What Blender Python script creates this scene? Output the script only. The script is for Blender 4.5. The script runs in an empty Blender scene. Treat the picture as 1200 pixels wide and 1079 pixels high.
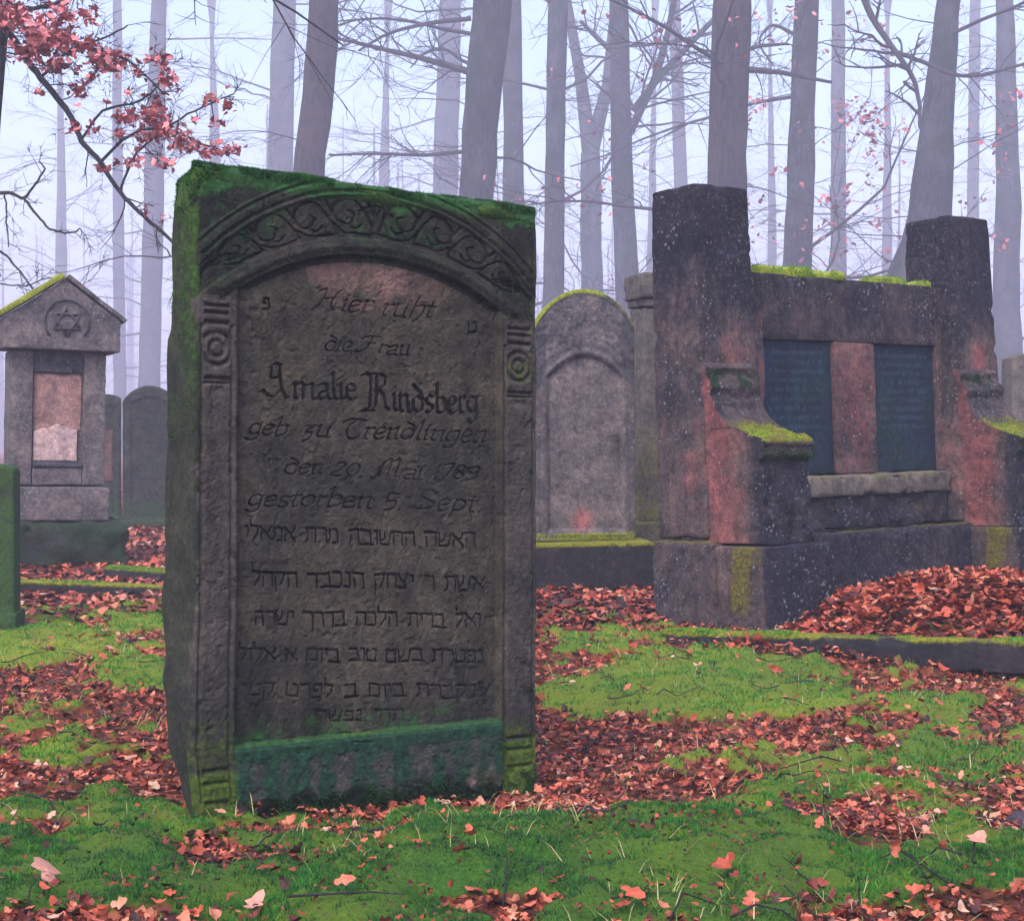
import bpy, math, random
import numpy as np
R = math.radians
random.seed(7); rng = np.random.default_rng(7)
sc = bpy.context.scene
col = sc.collection
# ------------------------------------------------------------------ camera
H = 0.87; F = 1800.0; CX = 600.0; CY = 539.5; HY = 520.0
PITCH = math.atan((HY - CY) / F)
cam = bpy.data.cameras.new('camera'); camo = bpy.data.objects.new('camera', cam); col.objects.link(camo)
cam.lens = 36.0 * F / 1200.0; cam.sensor_width = 36.0; cam.sensor_fit = 'HORIZONTAL'
cam.clip_start = 0.05; cam.clip_end = 2000
camo.location = (0, 0, H); camo.rotation_euler = (R(90) + PITCH, 0, 0)
sc.camera = camo
# ------------------------------------------------------------------ world, sun, exposure
SUN_EL, SUN_AZ = 50.0, 200.0
w = bpy.data.worlds.new('World'); sc.world = w; w.use_nodes = True
nt = w.node_tree; bg = nt.nodes['Background']
sky = nt.nodes.new('ShaderNodeTexSky'); sky.sky_type = 'NISHITA'; sky.sun_disc = False
sky.sun_elevation = R(SUN_EL); sky.sun_rotation = R(SUN_AZ)
sky.air_density = 1.2; sky.dust_density = 4.0; sky.ozone_density = 1.6
nt.links.new(sky.outputs[0], bg.inputs['Color']); bg.inputs['Strength'].default_value = 0.13
sl = bpy.data.lights.new('sun', 'SUN'); sl.energy = 1.0; sl.angle = R(25); sl.color = (1.0, 0.90, 0.82)
so = bpy.data.objects.new('sun', sl); col.objects.link(so)
# light travels from azimuth SUN_AZ (clockwise from +Y) at elevation SUN_EL
so.rotation_euler = (R(90 - SUN_EL), 0, R(180 - SUN_AZ))
sc.view_settings.view_transform = 'Standard'; sc.view_settings.look = 'None'
sc.view_settings.gamma = 1.0; sc.view_settings.use_curve_mapping = False
sc.view_settings.exposure = 1.6
sc.render.engine = 'CYCLES'
sc.cycles.use_denoising = True
sc.cycles.volume_bounces = 2
sc.cycles.max_bounces = 6
HAZE_DENSITY = 0.0054
HAZE_COLOR = (0.74, 0.77, 1.0)

# ------------------------------------------------------------------ small maths helpers
def at(px, py, Y):
    """world point seen at photo pixel (px, py) at distance Y in front of the camera"""
    c, s = math.cos(PITCH), math.sin(PITCH)
    a = (px - CX) / F; b = (CY - py) / F
    d = np.array([a, c - b * s, s + b * c]); d = d / d[1] * Y
    return np.array([d[0], Y, H + d[2]])
def to_px(P):
    P = np.asarray(P, float); d = P - np.array([0, 0, H])
    c, s = math.cos(PITCH), math.sin(PITCH)
    z = d[..., 1] * c + d[..., 2] * s; y = -d[..., 1] * s + d[..., 2] * c
    return CX + F * d[..., 0] / z, CY - F * y / z
def Rz(a): c, s = math.cos(a), math.sin(a); return np.array([[c, -s, 0], [s, c, 0], [0, 0, 1.]])
def Rx(a): c, s = math.cos(a), math.sin(a); return np.array([[1., 0, 0], [0, c, -s], [0, s, c]])
def Ry(a): c, s = math.cos(a), math.sin(a); return np.array([[c, 0, s], [0, 1., 0], [-s, 0, c]])
def _h(ix, iy, iz, seed):
    n = (ix * 73856093) ^ (iy * 19349663) ^ (iz * 83492791) ^ (seed * 2654435)
    n = (n ^ (n >> 13)) * 1274126177 & 0x7fffffff
    n = (n ^ (n >> 16)) & 0xffff
    return n / 65535.0
def vn(P, f, seed=0):
    P = np.asarray(P, float) * f
    i = np.floor(P).astype(np.int64); t = P - i; t = t * t * (3 - 2 * t)
    r = 0
    for dx in (0, 1):
        for dy in (0, 1):
            for dz in (0, 1):
                wgt = (t[..., 0] if dx else 1 - t[..., 0]) * (t[..., 1] if dy else 1 - t[..., 1]) * (t[..., 2] if dz else 1 - t[..., 2])
                r = r + wgt * _h(i[..., 0] + dx, i[..., 1] + dy, i[..., 2] + dz, seed)
    return r
def fbm(P, f, seed=0, o=3):
    r = 0; a = 1; s = 0
    for k in range(o):
        r = r + a * vn(P, f * 2 ** k, seed + k * 11); s += a; a *= 0.5
    return r / s
def ss(a, b, x):
    t = np.clip((x - a) / (b - a), 0, 1); return t * t * (3 - 2 * t)

# ------------------------------------------------------------------ object helpers
def mesh(V, Fc, attrs=None, smooth=True):
    """V (n,3), Fc (m,3|4) -> mesh; attrs: name -> (n,3) colour"""
    V = np.asarray(V, np.float32); Fc = np.asarray(Fc, np.int32)
    m = bpy.data.meshes.new('m'); k = Fc.shape[1]
    m.vertices.add(len(V)); m.vertices.foreach_set('co', V.ravel())
    m.loops.add(Fc.size); m.loops.foreach_set('vertex_index', Fc.ravel())
    m.polygons.add(len(Fc)); m.polygons.foreach_set('loop_start', np.arange(0, Fc.size, k, dtype=np.int32))
    m.polygons.foreach_set('loop_total', np.full(len(Fc), k, np.int32))
    m.polygons.foreach_set('use_smooth', np.full(len(Fc), bool(smooth)))
    for n, a in (attrs or {}).items():
        at_ = m.attributes.new(n, 'FLOAT_COLOR', 'POINT')
        a = np.asarray(a, np.float32)
        if a.ndim == 1: a = np.stack([a, a, a], 1)
        at_.data.foreach_set('color', np.concatenate([a, np.ones((len(a), 1), np.float32)], 1).ravel())
    m.update(calc_edges=True)
    return m
def obj(name, m, mat=None, parent=None, loc=None, rot=None, label=None, cat=None, group=None, kind=None):
    o = bpy.data.objects.new(name, m); col.objects.link(o)
    if m is not None:
        m.name = name
        if mat is not None and not m.materials: m.materials.append(mat)
    if parent is not None: o.parent = parent
    if loc is not None: o.location = tuple(loc)
    if rot is not None: o.rotation_euler = rot
    if label: o['label'] = label
    if cat: o['category'] = cat
    if group: o['group'] = group
    if kind: o['kind'] = kind
    return o
def thing(name, label, cat, loc=(0, 0, 0), rot=(0, 0, 0), group=None):
    return obj(name, None, None, None, loc, rot, label, cat, group)

def axis(L, res, e):
    h = L / 2; e = min(e, h * .45)
    n = max(1, int(round((L - 2 * e) / res)))
    return np.concatenate([[-h, -h + e * .3], np.linspace(-h + e, h - e, n + 1), [h - e * .3, h]])
def block(dx, dy, dz, res=.04, e=.012, wear=.004, seed=0, wf=9.0):
    """worn rounded block; x and y centred, z from 0"""
    ax = [axis(dx, res, e), axis(dy, res, e), axis(dz, res, e)]
    Vs = []; Fs = []; base = 0
    for k in range(3):
        a, b = [(1, 2), (2, 0), (0, 1)][k]
        A, B = np.meshgrid(ax[a], ax[b], indexing='ij'); na, nb = A.shape
        idx = np.arange(na * nb).reshape(na, nb)
        q = np.stack([idx[:-1, :-1], idx[1:, :-1], idx[1:, 1:], idx[:-1, 1:]], -1).reshape(-1, 4)
        for sgn in (-1, 1):
            P = np.zeros((na * nb, 3)); P[:, a] = A.ravel(); P[:, b] = B.ravel(); P[:, k] = sgn * ax[k][-1]
            Vs.append(P); Fs.append((q if sgn > 0 else q[:, ::-1]) + base); base += len(P)
    V = np.concatenate(Vs); Fc = np.concatenate(Fs)
    _, first, inv = np.unique(np.round(V * 1e5).astype(np.int64), axis=0, return_index=True, return_inverse=True)
    V = V[first]; Fc = inv.ravel()[Fc]
    hh = np.array([dx, dy, dz]) / 2; r = min(e, hh.min() * .45)
    inner = np.clip(V, -hh + r, hh - r); d = V - inner
    ln = np.linalg.norm(d, axis=1, keepdims=True); d = d / np.maximum(ln, 1e-9)
    V2 = inner + d * r
    s = V2 + seed * 3.17
    V2 = V2 + d * ((fbm(s, wf, seed, 3) - .5) * 2 * wear)[:, None]
    edge = (np.sum(np.abs(V) > hh - r * 1.2, axis=1) >= 2)
    V2 = V2 - d * (edge * np.maximum(0, fbm(s, 14, seed + 5, 2) - .55) * wear * 7)[:, None]
    V2[:, 2] += dz / 2
    return V2, Fc
def tube(pts, rad, n=6, cap=True):
    pts = np.asarray(pts, float); rad = np.asarray(rad, float)
    t = np.gradient(pts, axis=0); t /= np.linalg.norm(t, axis=1, keepdims=True) + 1e-9
    ref = np.array([0.3, 0.9, 0.2]); u = np.cross(t, ref); u /= np.linalg.norm(u, axis=1, keepdims=True) + 1e-9
    v = np.cross(t, u); a = np.arange(n) / n * 2 * np.pi
    V = pts[:, None] + rad[:, None, None] * (np.cos(a)[None, :, None] * u[:, None] + np.sin(a)[None, :, None] * v[:, None])
    m = len(pts); i = np.arange(m - 1)[:, None] * n; j = np.arange(n)[None]; j2 = (j + 1) % n
    Fc = np.stack([i + j, i + j2, i + n + j2, i + n + j], -1).reshape(-1, 4)
    V = V.reshape(-1, 3)
    if cap:
        b = (m - 1) * n
        if n == 6: Fc = np.concatenate([Fc, [[b, b + 1, b + 2, b + 3], [b, b + 3, b + 4, b + 5], [3, 2, 1, 0], [5, 4, 3, 0]]])
    return V, Fc
def tubes(P, Rd, n):
    """many thin tubes at once: P (k,m,3), Rd (k,m)"""
    k, m, _ = P.shape; t = np.empty_like(P); t[:, 1:-1] = P[:, 2:] - P[:, :-2]; t[:, 0] = P[:, 1] - P[:, 0]; t[:, -1] = P[:, -1] - P[:, -2]
    t /= np.linalg.norm(t, axis=2, keepdims=True) + 1e-9
    u = np.cross(t, np.array([.3, .9, .2])); u /= np.linalg.norm(u, axis=2, keepdims=True) + 1e-9; v = np.cross(t, u)
    a = np.arange(n) / n * 2 * np.pi
    V = P[:, :, None] + Rd[:, :, None, None] * (np.cos(a)[None, None, :, None] * u[:, :, None] + np.sin(a)[None, None, :, None] * v[:, :, None])
    i = np.arange(m - 1)[:, None] * n; j = np.arange(n)[None]; j2 = (j + 1) % n
    q = np.stack([i + j, i + j2, i + n + j2, i + n + j], -1).reshape(-1, 4)
    return V.reshape(-1, 3), (q[None] + (np.arange(k) * m * n)[:, None, None]).reshape(-1, 4)
class Acc:
    def __init__(s): s.V = []; s.F = []; s.n = 0; s.pend = {}
    def add(s, V, Fc): s.V.append(V); s.F.append(Fc + s.n); s.n += len(V)
    def later(s, pts, rr, n): s.pend.setdefault((len(pts), n), []).append((pts, rr))
    def flush(s):
        for (m, n), L in s.pend.items(): s.add(*tubes(np.array([a for a, b in L], float), np.array([b for a, b in L], float), n))
        s.pend = {}
    def mesh(s, **k): s.flush(); return mesh(np.concatenate(s.V), np.concatenate(s.F), **k)

# ------------------------------------------------------------------ materials
def newmat(name):
    m = bpy.data.materials.new(name); m.use_nodes = True
    return m, m.node_tree, m.node_tree.nodes['Principled BSDF']
def N(t, ty, **k):
    n = t.nodes.new(ty)
    for a, b in k.items(): setattr(n, a, b)
    return n
def noise(t, vec, scale, detail=4, rough=.6, sc3=None):
    if sc3:
        mp = N(t, 'ShaderNodeMapping'); mp.inputs['Scale'].default_value = sc3; t.links.new(vec, mp.inputs[0]); vec = mp.outputs[0]
    n = N(t, 'ShaderNodeTexNoise'); n.inputs['Scale'].default_value = scale; n.inputs['Detail'].default_value = detail
    n.inputs['Roughness'].default_value = rough; t.links.new(vec, n.inputs['Vector']); return n.outputs['Fac']
def ramp(t, v, stops):
    r = N(t, 'ShaderNodeValToRGB'); t.links.new(v, r.inputs[0]); e = r.color_ramp.elements
    while len(e) < len(stops): e.new(.5)
    for k, (p, c) in enumerate(stops): e[k].position = p; e[k].color = (*c, 1) if len(c) == 3 else c
    return r.outputs[0]
def math_(t, op, a, b=None, c=None, clamp=False):
    n = N(t, 'ShaderNodeMath', operation=op); n.use_clamp = clamp
    for k, x in enumerate((a, b, c)):
        if x is None: continue
        if isinstance(x, (int, float)): n.inputs[k].default_value = x
        else: t.links.new(x, n.inputs[k])
    return n.outputs[0]
def mixc(t, f, a, b):
    n = N(t, 'ShaderNodeMix', data_type='RGBA')
    if isinstance(f, (int, float)): n.inputs[0].default_value = f
    else: t.links.new(f, n.inputs[0])
    for k, x in ((6, a), (7, b)):
        if isinstance(x, tuple): n.inputs[k].default_value = (*x, 1)
        else: t.links.new(x, n.inputs[k])
    return n.outputs[2]
def stone(name, c1, c2, moss=(.07, .11, .02), dark=(.02, .022, .03), red=(.22, .06, .06), lichen=0.0, bump=.35, scale=1.0, moss2=None, streak=.4, mottle=.8, grit=.25):
    m, t, b = newmat(name); L = t.links
    tc = N(t, 'ShaderNodeTexCoord'); O = tc.outputs['Object']
    base = mixc(t, ramp(t, noise(t, O, 3.2 * scale, 5, .65), [(.35, (0, 0, 0)), (.65, (1, 1, 1))]), c1, c2)
    gr = ramp(t, noise(t, O, 95 * scale, 3, .8), [(.28, (.45, .45, .47)), (.5, (1, 1, 1)), (.75, (1.45, 1.42, 1.4))])
    mx = N(t, 'ShaderNodeMix', data_type='RGBA', blend_type='MULTIPLY'); mx.inputs[0].default_value = .75
    L.new(base, mx.inputs[6]); L.new(gr, mx.inputs[7]); c = mx.outputs[2]
    st = ramp(t, noise(t, O, 5 * scale, 4, .7, (3.2, 3.2, .35)), [(.42, (0, 0, 0)), (.72, (1, 1, 1))])
    c = mixc(t, math_(t, 'MULTIPLY', st, streak), c, dark)
    a = N(t, 'ShaderNodeAttribute', attribute_name='stain_shade'); sp = N(t, 'ShaderNodeSeparateColor'); L.new(a.outputs['Color'], sp.inputs[0])
    br = noise(t, O, 14 * scale, 6, .75); br2 = noise(t, O, 33 * scale, 5, .75)
    def thr(v, n_, w_=.28):   # broken edge: v + noise > 1
        x = math_(t, 'ADD', v, n_); x = math_(t, 'SUBTRACT', x, .85); return math_(t, 'DIVIDE', x, w_, clamp=True)
    mo = ramp(t, noise(t, O, 26 * scale, 6, .85), [(.30, (.30, .30, .33)), (.5, (.95, .95, .95)), (.68, (1.6, 1.55, 1.5))])
    def mul(c, f, k):
        x_ = N(t, 'ShaderNodeMix', data_type='RGBA', blend_type='MULTIPLY'); x_.inputs[0].default_value = k
        L.new(c, x_.inputs[6]); L.new(f, x_.inputs[7]); return x_.outputs[2]
    c = mixc(t, math_(t, 'MULTIPLY', thr(sp.outputs[2], br, .55), .85), c, red)
    c = mixc(t, math_(t, 'MULTIPLY', thr(sp.outputs[1], br, .45), .84), c, dark)
    c = mul(c, mo, mottle)
    m2 = ramp(t, noise(t, O, 8 * scale, 6, .8), [(.36, (.45, .47, .52)), (.5, (1, 1, 1)), (.62, (1.35, 1.3, 1.25))]); c = mul(c, m2, mottle)
    if lichen > 0:
        v = N(t, 'ShaderNodeTexVoronoi'); v.inputs['Scale'].default_value = 34 * scale; v.inputs['Randomness'].default_value = 1; L.new(O, v.inputs['Vector'])
        clu = ramp(t, noise(t, O, 3.1, 5, .75), [(.42, (.25, .25, .25)), (.62, (1, 1, 1))])
        sz = math_(t, 'MULTIPLY', math_(t, 'MULTIPLY', noise(t, O, 60, 4, .8), .75), clu)
        lm = math_(t, 'LESS_THAN', math_(t, 'ADD', v.outputs['Distance'], .30 - lichen), sz)
        c = mixc(t, math_(t, 'MULTIPLY', lm, .42), c, (.33, .33, .32))
    gr2 = ramp(t, noise(t, O, 48 * scale, 7, .9), [(.54, (0, 0, 0)), (.66, (1, 1, 1))])
    gr3 = ramp(t, noise(t, O, 2.4 * scale, 4, .7, (1, 1, .6)), [(.38, (.15, .15, .15)), (.62, (1, 1, 1))])
    c = mixc(t, math_(t, 'MULTIPLY', math_(t, 'MULTIPLY', gr2, gr3), grit), c, (.26, .25, .25))
    mm = thr(sp.outputs[0], br2, .25)
    mc = ramp(t, noise(t, O, 60 * scale, 4, .7), [(.3, tuple(x * .35 for x in moss)), (.55, moss), (.75, moss2 or tuple(x * 1.5 for x in moss))])
    c = mixc(t, mm, c, mc)
    L.new(c, b.inputs['Base Color']); b.inputs['Roughness'].default_value = .92; b.inputs['Specular IOR Level'].default_value = .2
    bp = N(t, 'ShaderNodeBump'); bp.inputs['Strength'].default_value = bump; bp.inputs['Distance'].default_value = .012
    hgt = math_(t, 'ADD', math_(t, 'MULTIPLY', noise(t, O, 120 * scale, 4, .8), .5), noise(t, O, 22 * scale, 5, .7))
    hgt = math_(t, 'ADD', hgt, math_(t, 'MULTIPLY', mm, .5))
    L.new(hgt, bp.inputs['Height']); L.new(bp.outputs[0], b.inputs['Normal'])
    return m

M_SAND = stone('dark_sandstone', (.062, .052, .040), (.024, .024, .023), moss=(.022, .075, .022), dark=(.006, .009, .008), red=(.15, .09, .085), bump=.45, moss2=(.035, .13, .035), streak=.25)
M_LETTER = stone('engraved_lettering', (.004, .004, .004), (.012, .012, .011), streak=.1)  # near-black tone of the engraved letters
M_MONU = stone('stained_concrete', (.125, .085, .080), (.034, .034, .044), moss=(.13, .115, .02), dark=(.005, .008, .024), red=(.27, .075, .078), lichen=.20, bump=.9, moss2=(.27, .24, .03), streak=.6, mottle=1.0, grit=.75)
M_TAB = stone('slate_tablet', (.005, .016, .044), (.008, .026, .034), moss=(.05, .08, .03), dark=(.003, .005, .014), bump=.12, streak=.3)
M_TABTXT = stone('tablet_lettering', (.04, .08, .13), (.025, .055, .08), streak=.3)
M_GREY = stone('grey_mauve_stone', (.15, .125, .13), (.075, .07, .08), moss=(.20, .23, .02), dark=(.03, .035, .05), red=(.28, .09, .10), lichen=.16, streak=.35, mottle=1.0, grit=.6, moss2=(.36, .40, .03))
M_GREYW = stone('weathered_buff_stone', (.14, .12, .11), (.075, .07, .068), moss=(.16, .16, .03), dark=(.03, .035, .045), lichen=.05, streak=.3)
M_PINK = stone('pink_sandstone', (.34, .19, .17), (.22, .14, .14), dark=(.04, .04, .05), streak=.15)
M_OLD = stone('old_green_stone', (.055, .055, .055), (.035, .042, .038), moss=(.03, .07, .02), dark=(.015, .02, .022), streak=.4)
M_KERB = stone('kerb_stone', (.030, .026, .034), (.014, .014, .020), moss=(.16, .17, .015), dark=(.01, .012, .018), moss2=(.28, .26, .02), bump=.6)
M_FOOT = stone('mossy_footing', (.04, .042, .045), (.025, .03, .03), moss=(.02, .045, .018), dark=(.008, .012, .012), bump=.9)
M_ROCK = stone('purple_grey_rock', (.075, .06, .085), (.035, .03, .042), moss=(.05, .09, .02), bump=.7)

def bark(name, c1, c2, moss=None):
    m, t, b = newmat(name); tc = N(t, 'ShaderNodeTexCoord'); O = tc.outputs['Object']
    n1 = noise(t, O, 5, 7, .8, (3, 3, .45)); c = ramp(t, math_(t, 'ADD', math_(t, 'MULTIPLY', n1, .6), math_(t, 'MULTIPLY', noise(t, O, .9, 5, .7), .4)), [(.44, c1), (.54, c2)])
    if moss:
        n2 = ramp(t, noise(t, O, 1.3, 4, .6), [(.45, (0, 0, 0)), (.65, (1, 1, 1))]); c = mixc(t, n2, c, moss)
    t.links.new(c, b.inputs['Base Color']); b.inputs['Roughness'].default_value = .95; b.inputs['Specular IOR Level'].default_value = .1
    bp = N(t, 'ShaderNodeBump'); bp.inputs['Strength'].default_value = .9; bp.inputs['Distance'].default_value = .06
    t.links.new(n1, bp.inputs['Height']); t.links.new(bp.outputs[0], b.inputs['Normal']); return m
M_BARK = bark('grey_bark', (.006, .009, .014), (.062, .066, .084), (.016, .026, .022))
M_BARKB = bark('brown_bark', (.006, .005, .007), (.050, .038, .038))
M_TWIG = bark('twig_bark', (.03, .03, .04), (.06, .055, .07))

def leafmat(name, stops, rough=.6, trans=.0):
    m, t, b = newmat(name)
    a = N(t, 'ShaderNodeAttribute', attribute_name='rnd'); sp = N(t, 'ShaderNodeSeparateColor'); t.links.new(a.outputs['Color'], sp.inputs[0])
    c = ramp(t, sp.outputs[0], stops)
    tc = N(t, 'ShaderNodeTexCoord')
    vv = ramp(t, noise(t, tc.outputs['Object'], 70, 3, .7), [(.3, (.6, .6, .6)), (.7, (1.15, 1.15, 1.15))])
    mx = N(t, 'ShaderNodeMix', data_type='RGBA', blend_type='MULTIPLY'); mx.inputs[0].default_value = 1
    t.links.new(c, mx.inputs[6]); t.links.new(vv, mx.inputs[7])
    t.links.new(mx.outputs[2], b.inputs['Base Color']); b.inputs['Roughness'].default_value = rough; b.inputs['Specular IOR Level'].default_value = .35
    return m
M_LITTER = leafmat('fallen_leaf', [(0, (.014, .006, .007)), (.22, (.065, .014, .013)), (.42, (.22, .034, .020)), (.66, (.44, .085, .045)), (.88, (.54, .16, .10)), (.97, (.52, .24, .16)), (1, (.50, .31, .23))])
M_REDLEAF = leafmat('red_oak_leaf', [(0, (.24, .055, .06)), (.5, (.50, .12, .14)), (1, (.66, .24, .26))])
M_PALELEAF = leafmat('pale_leaf', [(0, (.45, .19, .15)), (1, (.55, .27, .21))])
M_MOSS = leafmat('moss_blade', [(0, (.006, .022, .006)), (.2, (.009, .060, .012)), (.42, (.016, .14, .014)), (.62, (.060, .26, .016)), (.8, (.18, .29, .018)), (1, (.31, .31, .03))], .8)

def groundmat():
    m, t, b = newmat('forest_floor'); L = t.links
    tc = N(t, 'ShaderNodeTexCoord'); O = tc.outputs['Object']
    a = N(t, 'ShaderNodeAttribute', attribute_name='cover'); sp = N(t, 'ShaderNodeSeparateColor'); L.new(a.outputs['Color'], sp.inputs[0])
    v = N(t, 'ShaderNodeTexVoronoi'); v.inputs['Scale'].default_value = 30; v.inputs['Randomness'].default_value = 1; L.new(O, v.inputs['Vector'])
    vs = N(t, 'ShaderNodeSeparateColor'); L.new(v.outputs['Color'], vs.inputs[0])
    lf = ramp(t, vs.outputs[0], [(0, (.02, .008, .006)), (.35, (.10, .024, .015)), (.7, (.24, .055, .032)), (1, (.38, .12, .07))])
    soil = ramp(t, noise(t, O, 40, 5, .7), [(.3, (.022, .012, .008)), (.7, (.10, .055, .03))])
    lc = mixc(t, ramp(t, noise(t, O, 9, 3, .6), [(.3, (.25, .25, .25)), (.6, (1, 1, 1))]), soil, lf)
    mo = ramp(t, noise(t, O, 120, 5, .8), [(.25, (.010, .032, .008)), (.5, (.035, .11, .014)), (.75, (.10, .20, .02))])
    mo = mixc(t, sp.outputs[1], mo, ramp(t, noise(t, O, 110, 5, .8), [(.25, (.06, .08, .012)), (.7, (.26, .30, .03))]))
    x = math_(t, 'ADD', sp.outputs[0], noise(t, O, 25, 6, .8)); x = math_(t, 'SUBTRACT', x, .9); x = math_(t, 'DIVIDE', x, .2, clamp=True)
    c = mixc(t, x, lc, mo); L.new(c, b.inputs['Base Color']); b.inputs['Roughness'].default_value = .95
    b.inputs['Specular IOR Level'].default_value = .15
    bp = N(t, 'ShaderNodeBump'); bp.inputs['Strength'].default_value = .7; bp.inputs['Distance'].default_value = .02
    L.new(noise(t, O, 60, 6, .8), bp.inputs['Height']); L.new(bp.outputs[0], b.inputs['Normal'])
    return m
M_GROUND = groundmat()

# ------------------------------------------------------------------ haze
def haze():
    hx, hy0, hy1, z0, z1 = 330, -330, 330, -2.5, 44
    V = [(x, y, z) for z in (z0, z1) for y in (hy0, hy1) for x in (-hx, hx)]
    Fc = [(0, 2, 3, 1), (4, 5, 7, 6), (0, 1, 5, 4), (2, 6, 7, 3), (0, 4, 6, 2), (1, 3, 7, 5)]
    m = bpy.data.materials.new('haze'); m.use_nodes = True; t = m.node_tree
    t.nodes.remove(t.nodes['Principled BSDF']); pv = N(t, 'ShaderNodeVolumePrincipled')
    pv.inputs['Density'].default_value = HAZE_DENSITY; pv.inputs['Color'].default_value = (*HAZE_COLOR, 1)
    pv.inputs['Anisotropy'].default_value = 0.0
    t.links.new(pv.outputs[0], t.nodes['Material Output'].inputs['Volume'])
    obj('haze', mesh(V, Fc, smooth=False), m, kind='stuff')
haze()

# ------------------------------------------------------------------ ground
# moss patches: centre and half size of each patch as the eye-level plan of the lawn gives them, strength, yellowness
PATCH = [(560, 1060, 560, 78, 1.0, .12), (1010, 1050, 330, 62, 1.0, .15), (90, 1050, 260, 62, 1.0, .10), (700, 965, 120, 32, 1.0, .35), (420, 1000, 260, 50, 1.0, .15), (520, 985, 340, 55, 1.0, .2), (840, 990, 210, 40, 1.0, .25), (740, 955, 90, 26, 1.0, .35), (640, 950, 90, 22, .9, .3), (250, 962, 90, 16, .8, .7),
         (170, 985, 120, 26, .95, .75), (820, 800, 175, 40, 1.0, .62), (700, 815, 70, 28, .8, .8), (910, 780, 90, 16, .9, .4),
         (1090, 806, 70, 20, .85, .35), (1100, 872, 95, 26, 1.0, .18), (970, 910, 65, 24, .85, .3), (1085, 935, 120, 24, .6, .45),
         (60, 770, 150, 30, .75, .85), (170, 735, 70, 25, .8, .6), (160, 790, 50, 20, .8, .55), (45, 862, 55, 14, .6, .6), (55, 892, 55, 16, .7, .9),
         (1020, 860, 270, 110, .50, .6), (700, 760, 110, 45, .50, .7), (90, 750, 180, 60, .55, .85), (90, 955, 150, 30, .6, .4), (60, 870, 170, 60, .40, .7), (600, 1075, 620, 50, .9, .15),
         (1140, 1000, 100, 25, .8, .6), (665, 760, 60, 14, .5, .5), (200, 955, 40, 20, .7, .6), (150, 655, 60, 8, .6, .8)]
BARE = [(560, 972, 70, 7, .5), (600, 1085, 110, 18, .6), (1130, 1085, 80, 12, .4), (900, 838, 130, 14, .6), (1000, 800, 60, 20, .3)]
def plan(x, y):
    y = np.maximum(y, .3); return CX + F * x / y, HY + H * F / y
def cover(x, y):
    px, py = plan(x, y); m = np.zeros_like(x); hu = np.zeros_like(x); ws = np.zeros_like(x) + 1e-6
    P = np.stack([x, y, x * 0], -1); nz = (fbm(P, 3.5, 3, 4) - .5) * 1.7
    for cx, cy, rx, ry, s, yl in PATCH:
        d = np.sqrt(((px - cx) / rx) ** 2 + ((py - cy) / ry) ** 2) + nz * .9
        g = s * (1 - ss(.45, 1.3, d)); m = np.maximum(m, g); hu += g * yl; ws += g
    for cx, cy, rx, ry, s in BARE:
        d = np.sqrt(((px - cx) / rx) ** 2 + ((py - cy) / ry) ** 2) + nz * .8
        m = m * (1 - s * (1 - ss(.6, 1.2, d)))
    m = np.clip(ss(.30, .72, m + (fbm(P, 11, 6, 3) - .5) * .95), 0, 1)
    far = ss(9, 13, y); m = m * (1 - far) + far * .35 * ss(.5, .7, fbm(P, .8, 9, 2))
    m = np.where(y < 2.3, .85 * ss(.35, .5, fbm(P, 1.5, 5, 2)), m)
    return m, np.clip(hu / ws + (fbm(P, 3, 21, 2) - .5) * .5, 0, 1)
HEAP = (2.10, 6.62)
def gz0(x, y):
    P = np.stack([x, y, x * 0], -1)
    z = (fbm(P, .9, 1, 3) - .5) * .03 + (fbm(P, .12, 2, 2) - .5) * .25 * ss(20, 50, np.hypot(x, y))
    z = z + .02 * ss(1.5, 2.6, y) * (1 - ss(2.9, 3.5, y + .12 * x)) - .07 * ss(3.1, 4.1, y) * (1 - ss(5.0, 6.6, y)) * ss(-1.0, .0, x)
    z = z + .045 * np.exp(-((x - .35) / .75) ** 2 - ((y - 3.3) / .38) ** 2)
    z = z - .022 * np.exp(-((x + .6) / .35) ** 2 - ((y - 3.5) / .3) ** 2)
    z = z + .24 * np.exp(-(((x - HEAP[0]) / .75) ** 2 + ((y - HEAP[1] - .35) / .42) ** 2) ** 1.3)
    z = z - .10 * np.exp(-(((x - 1.7) / .9) ** 2 + ((y - 5.9) / .25) ** 2)) * .4
    return z
def gz(x, y):
    x = np.asarray(x, float); y = np.asarray(y, float)
    m, _ = cover(x, y); P = np.stack([x, y, x * 0], -1)
    near = (1 - ss(9, 12, y))
    lump = ss(.25, .75, fbm(P, 6.5, 31, 2)) * .6 + .4 * ss(.3, .7, fbm(P, 15, 32, 2))
    return gz0(x, y) + near * (.050 * ss(.1, .8, m) * lump + .012 * (fbm(P, 16, 4, 2) - .5) + .02 * (fbm(P, 3, 34, 2) - .5))
def ground():
    def grow(a, b, st, far, g):
        mid = np.arange(a, b + 1e-6, st); out = []; s = st; p = b
        while p < far: s *= g; p += s; out.append(p)
        out2 = []; s = st; p = a
        while p > -far: s *= g; p -= s; out2.append(p)
        return np.array(out2[::-1] + list(mid) + out)
    xs = grow(-1.9, 2.9, .02, 320, 1.09); ys = grow(2.2, 7.4, .02, 320, 1.05)
    X, Y = np.meshgrid(xs, ys, indexing='xy'); x = X.ravel(); y = Y.ravel()
    z = gz(x, y); m, hu = cover(x, y)
    ny, nx = X.shape; idx = np.arange(nx * ny).reshape(ny, nx)
    q = np.stack([idx[:-1, :-1], idx[:-1, 1:], idx[1:, 1:], idx[1:, :-1]], -1).reshape(-1, 4)
    obj('ground', mesh(np.stack([x, y, z], 1), q, {'cover': np.stack([m, hu, m * 0], 1)}), M_GROUND, kind='structure')
ground()
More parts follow.
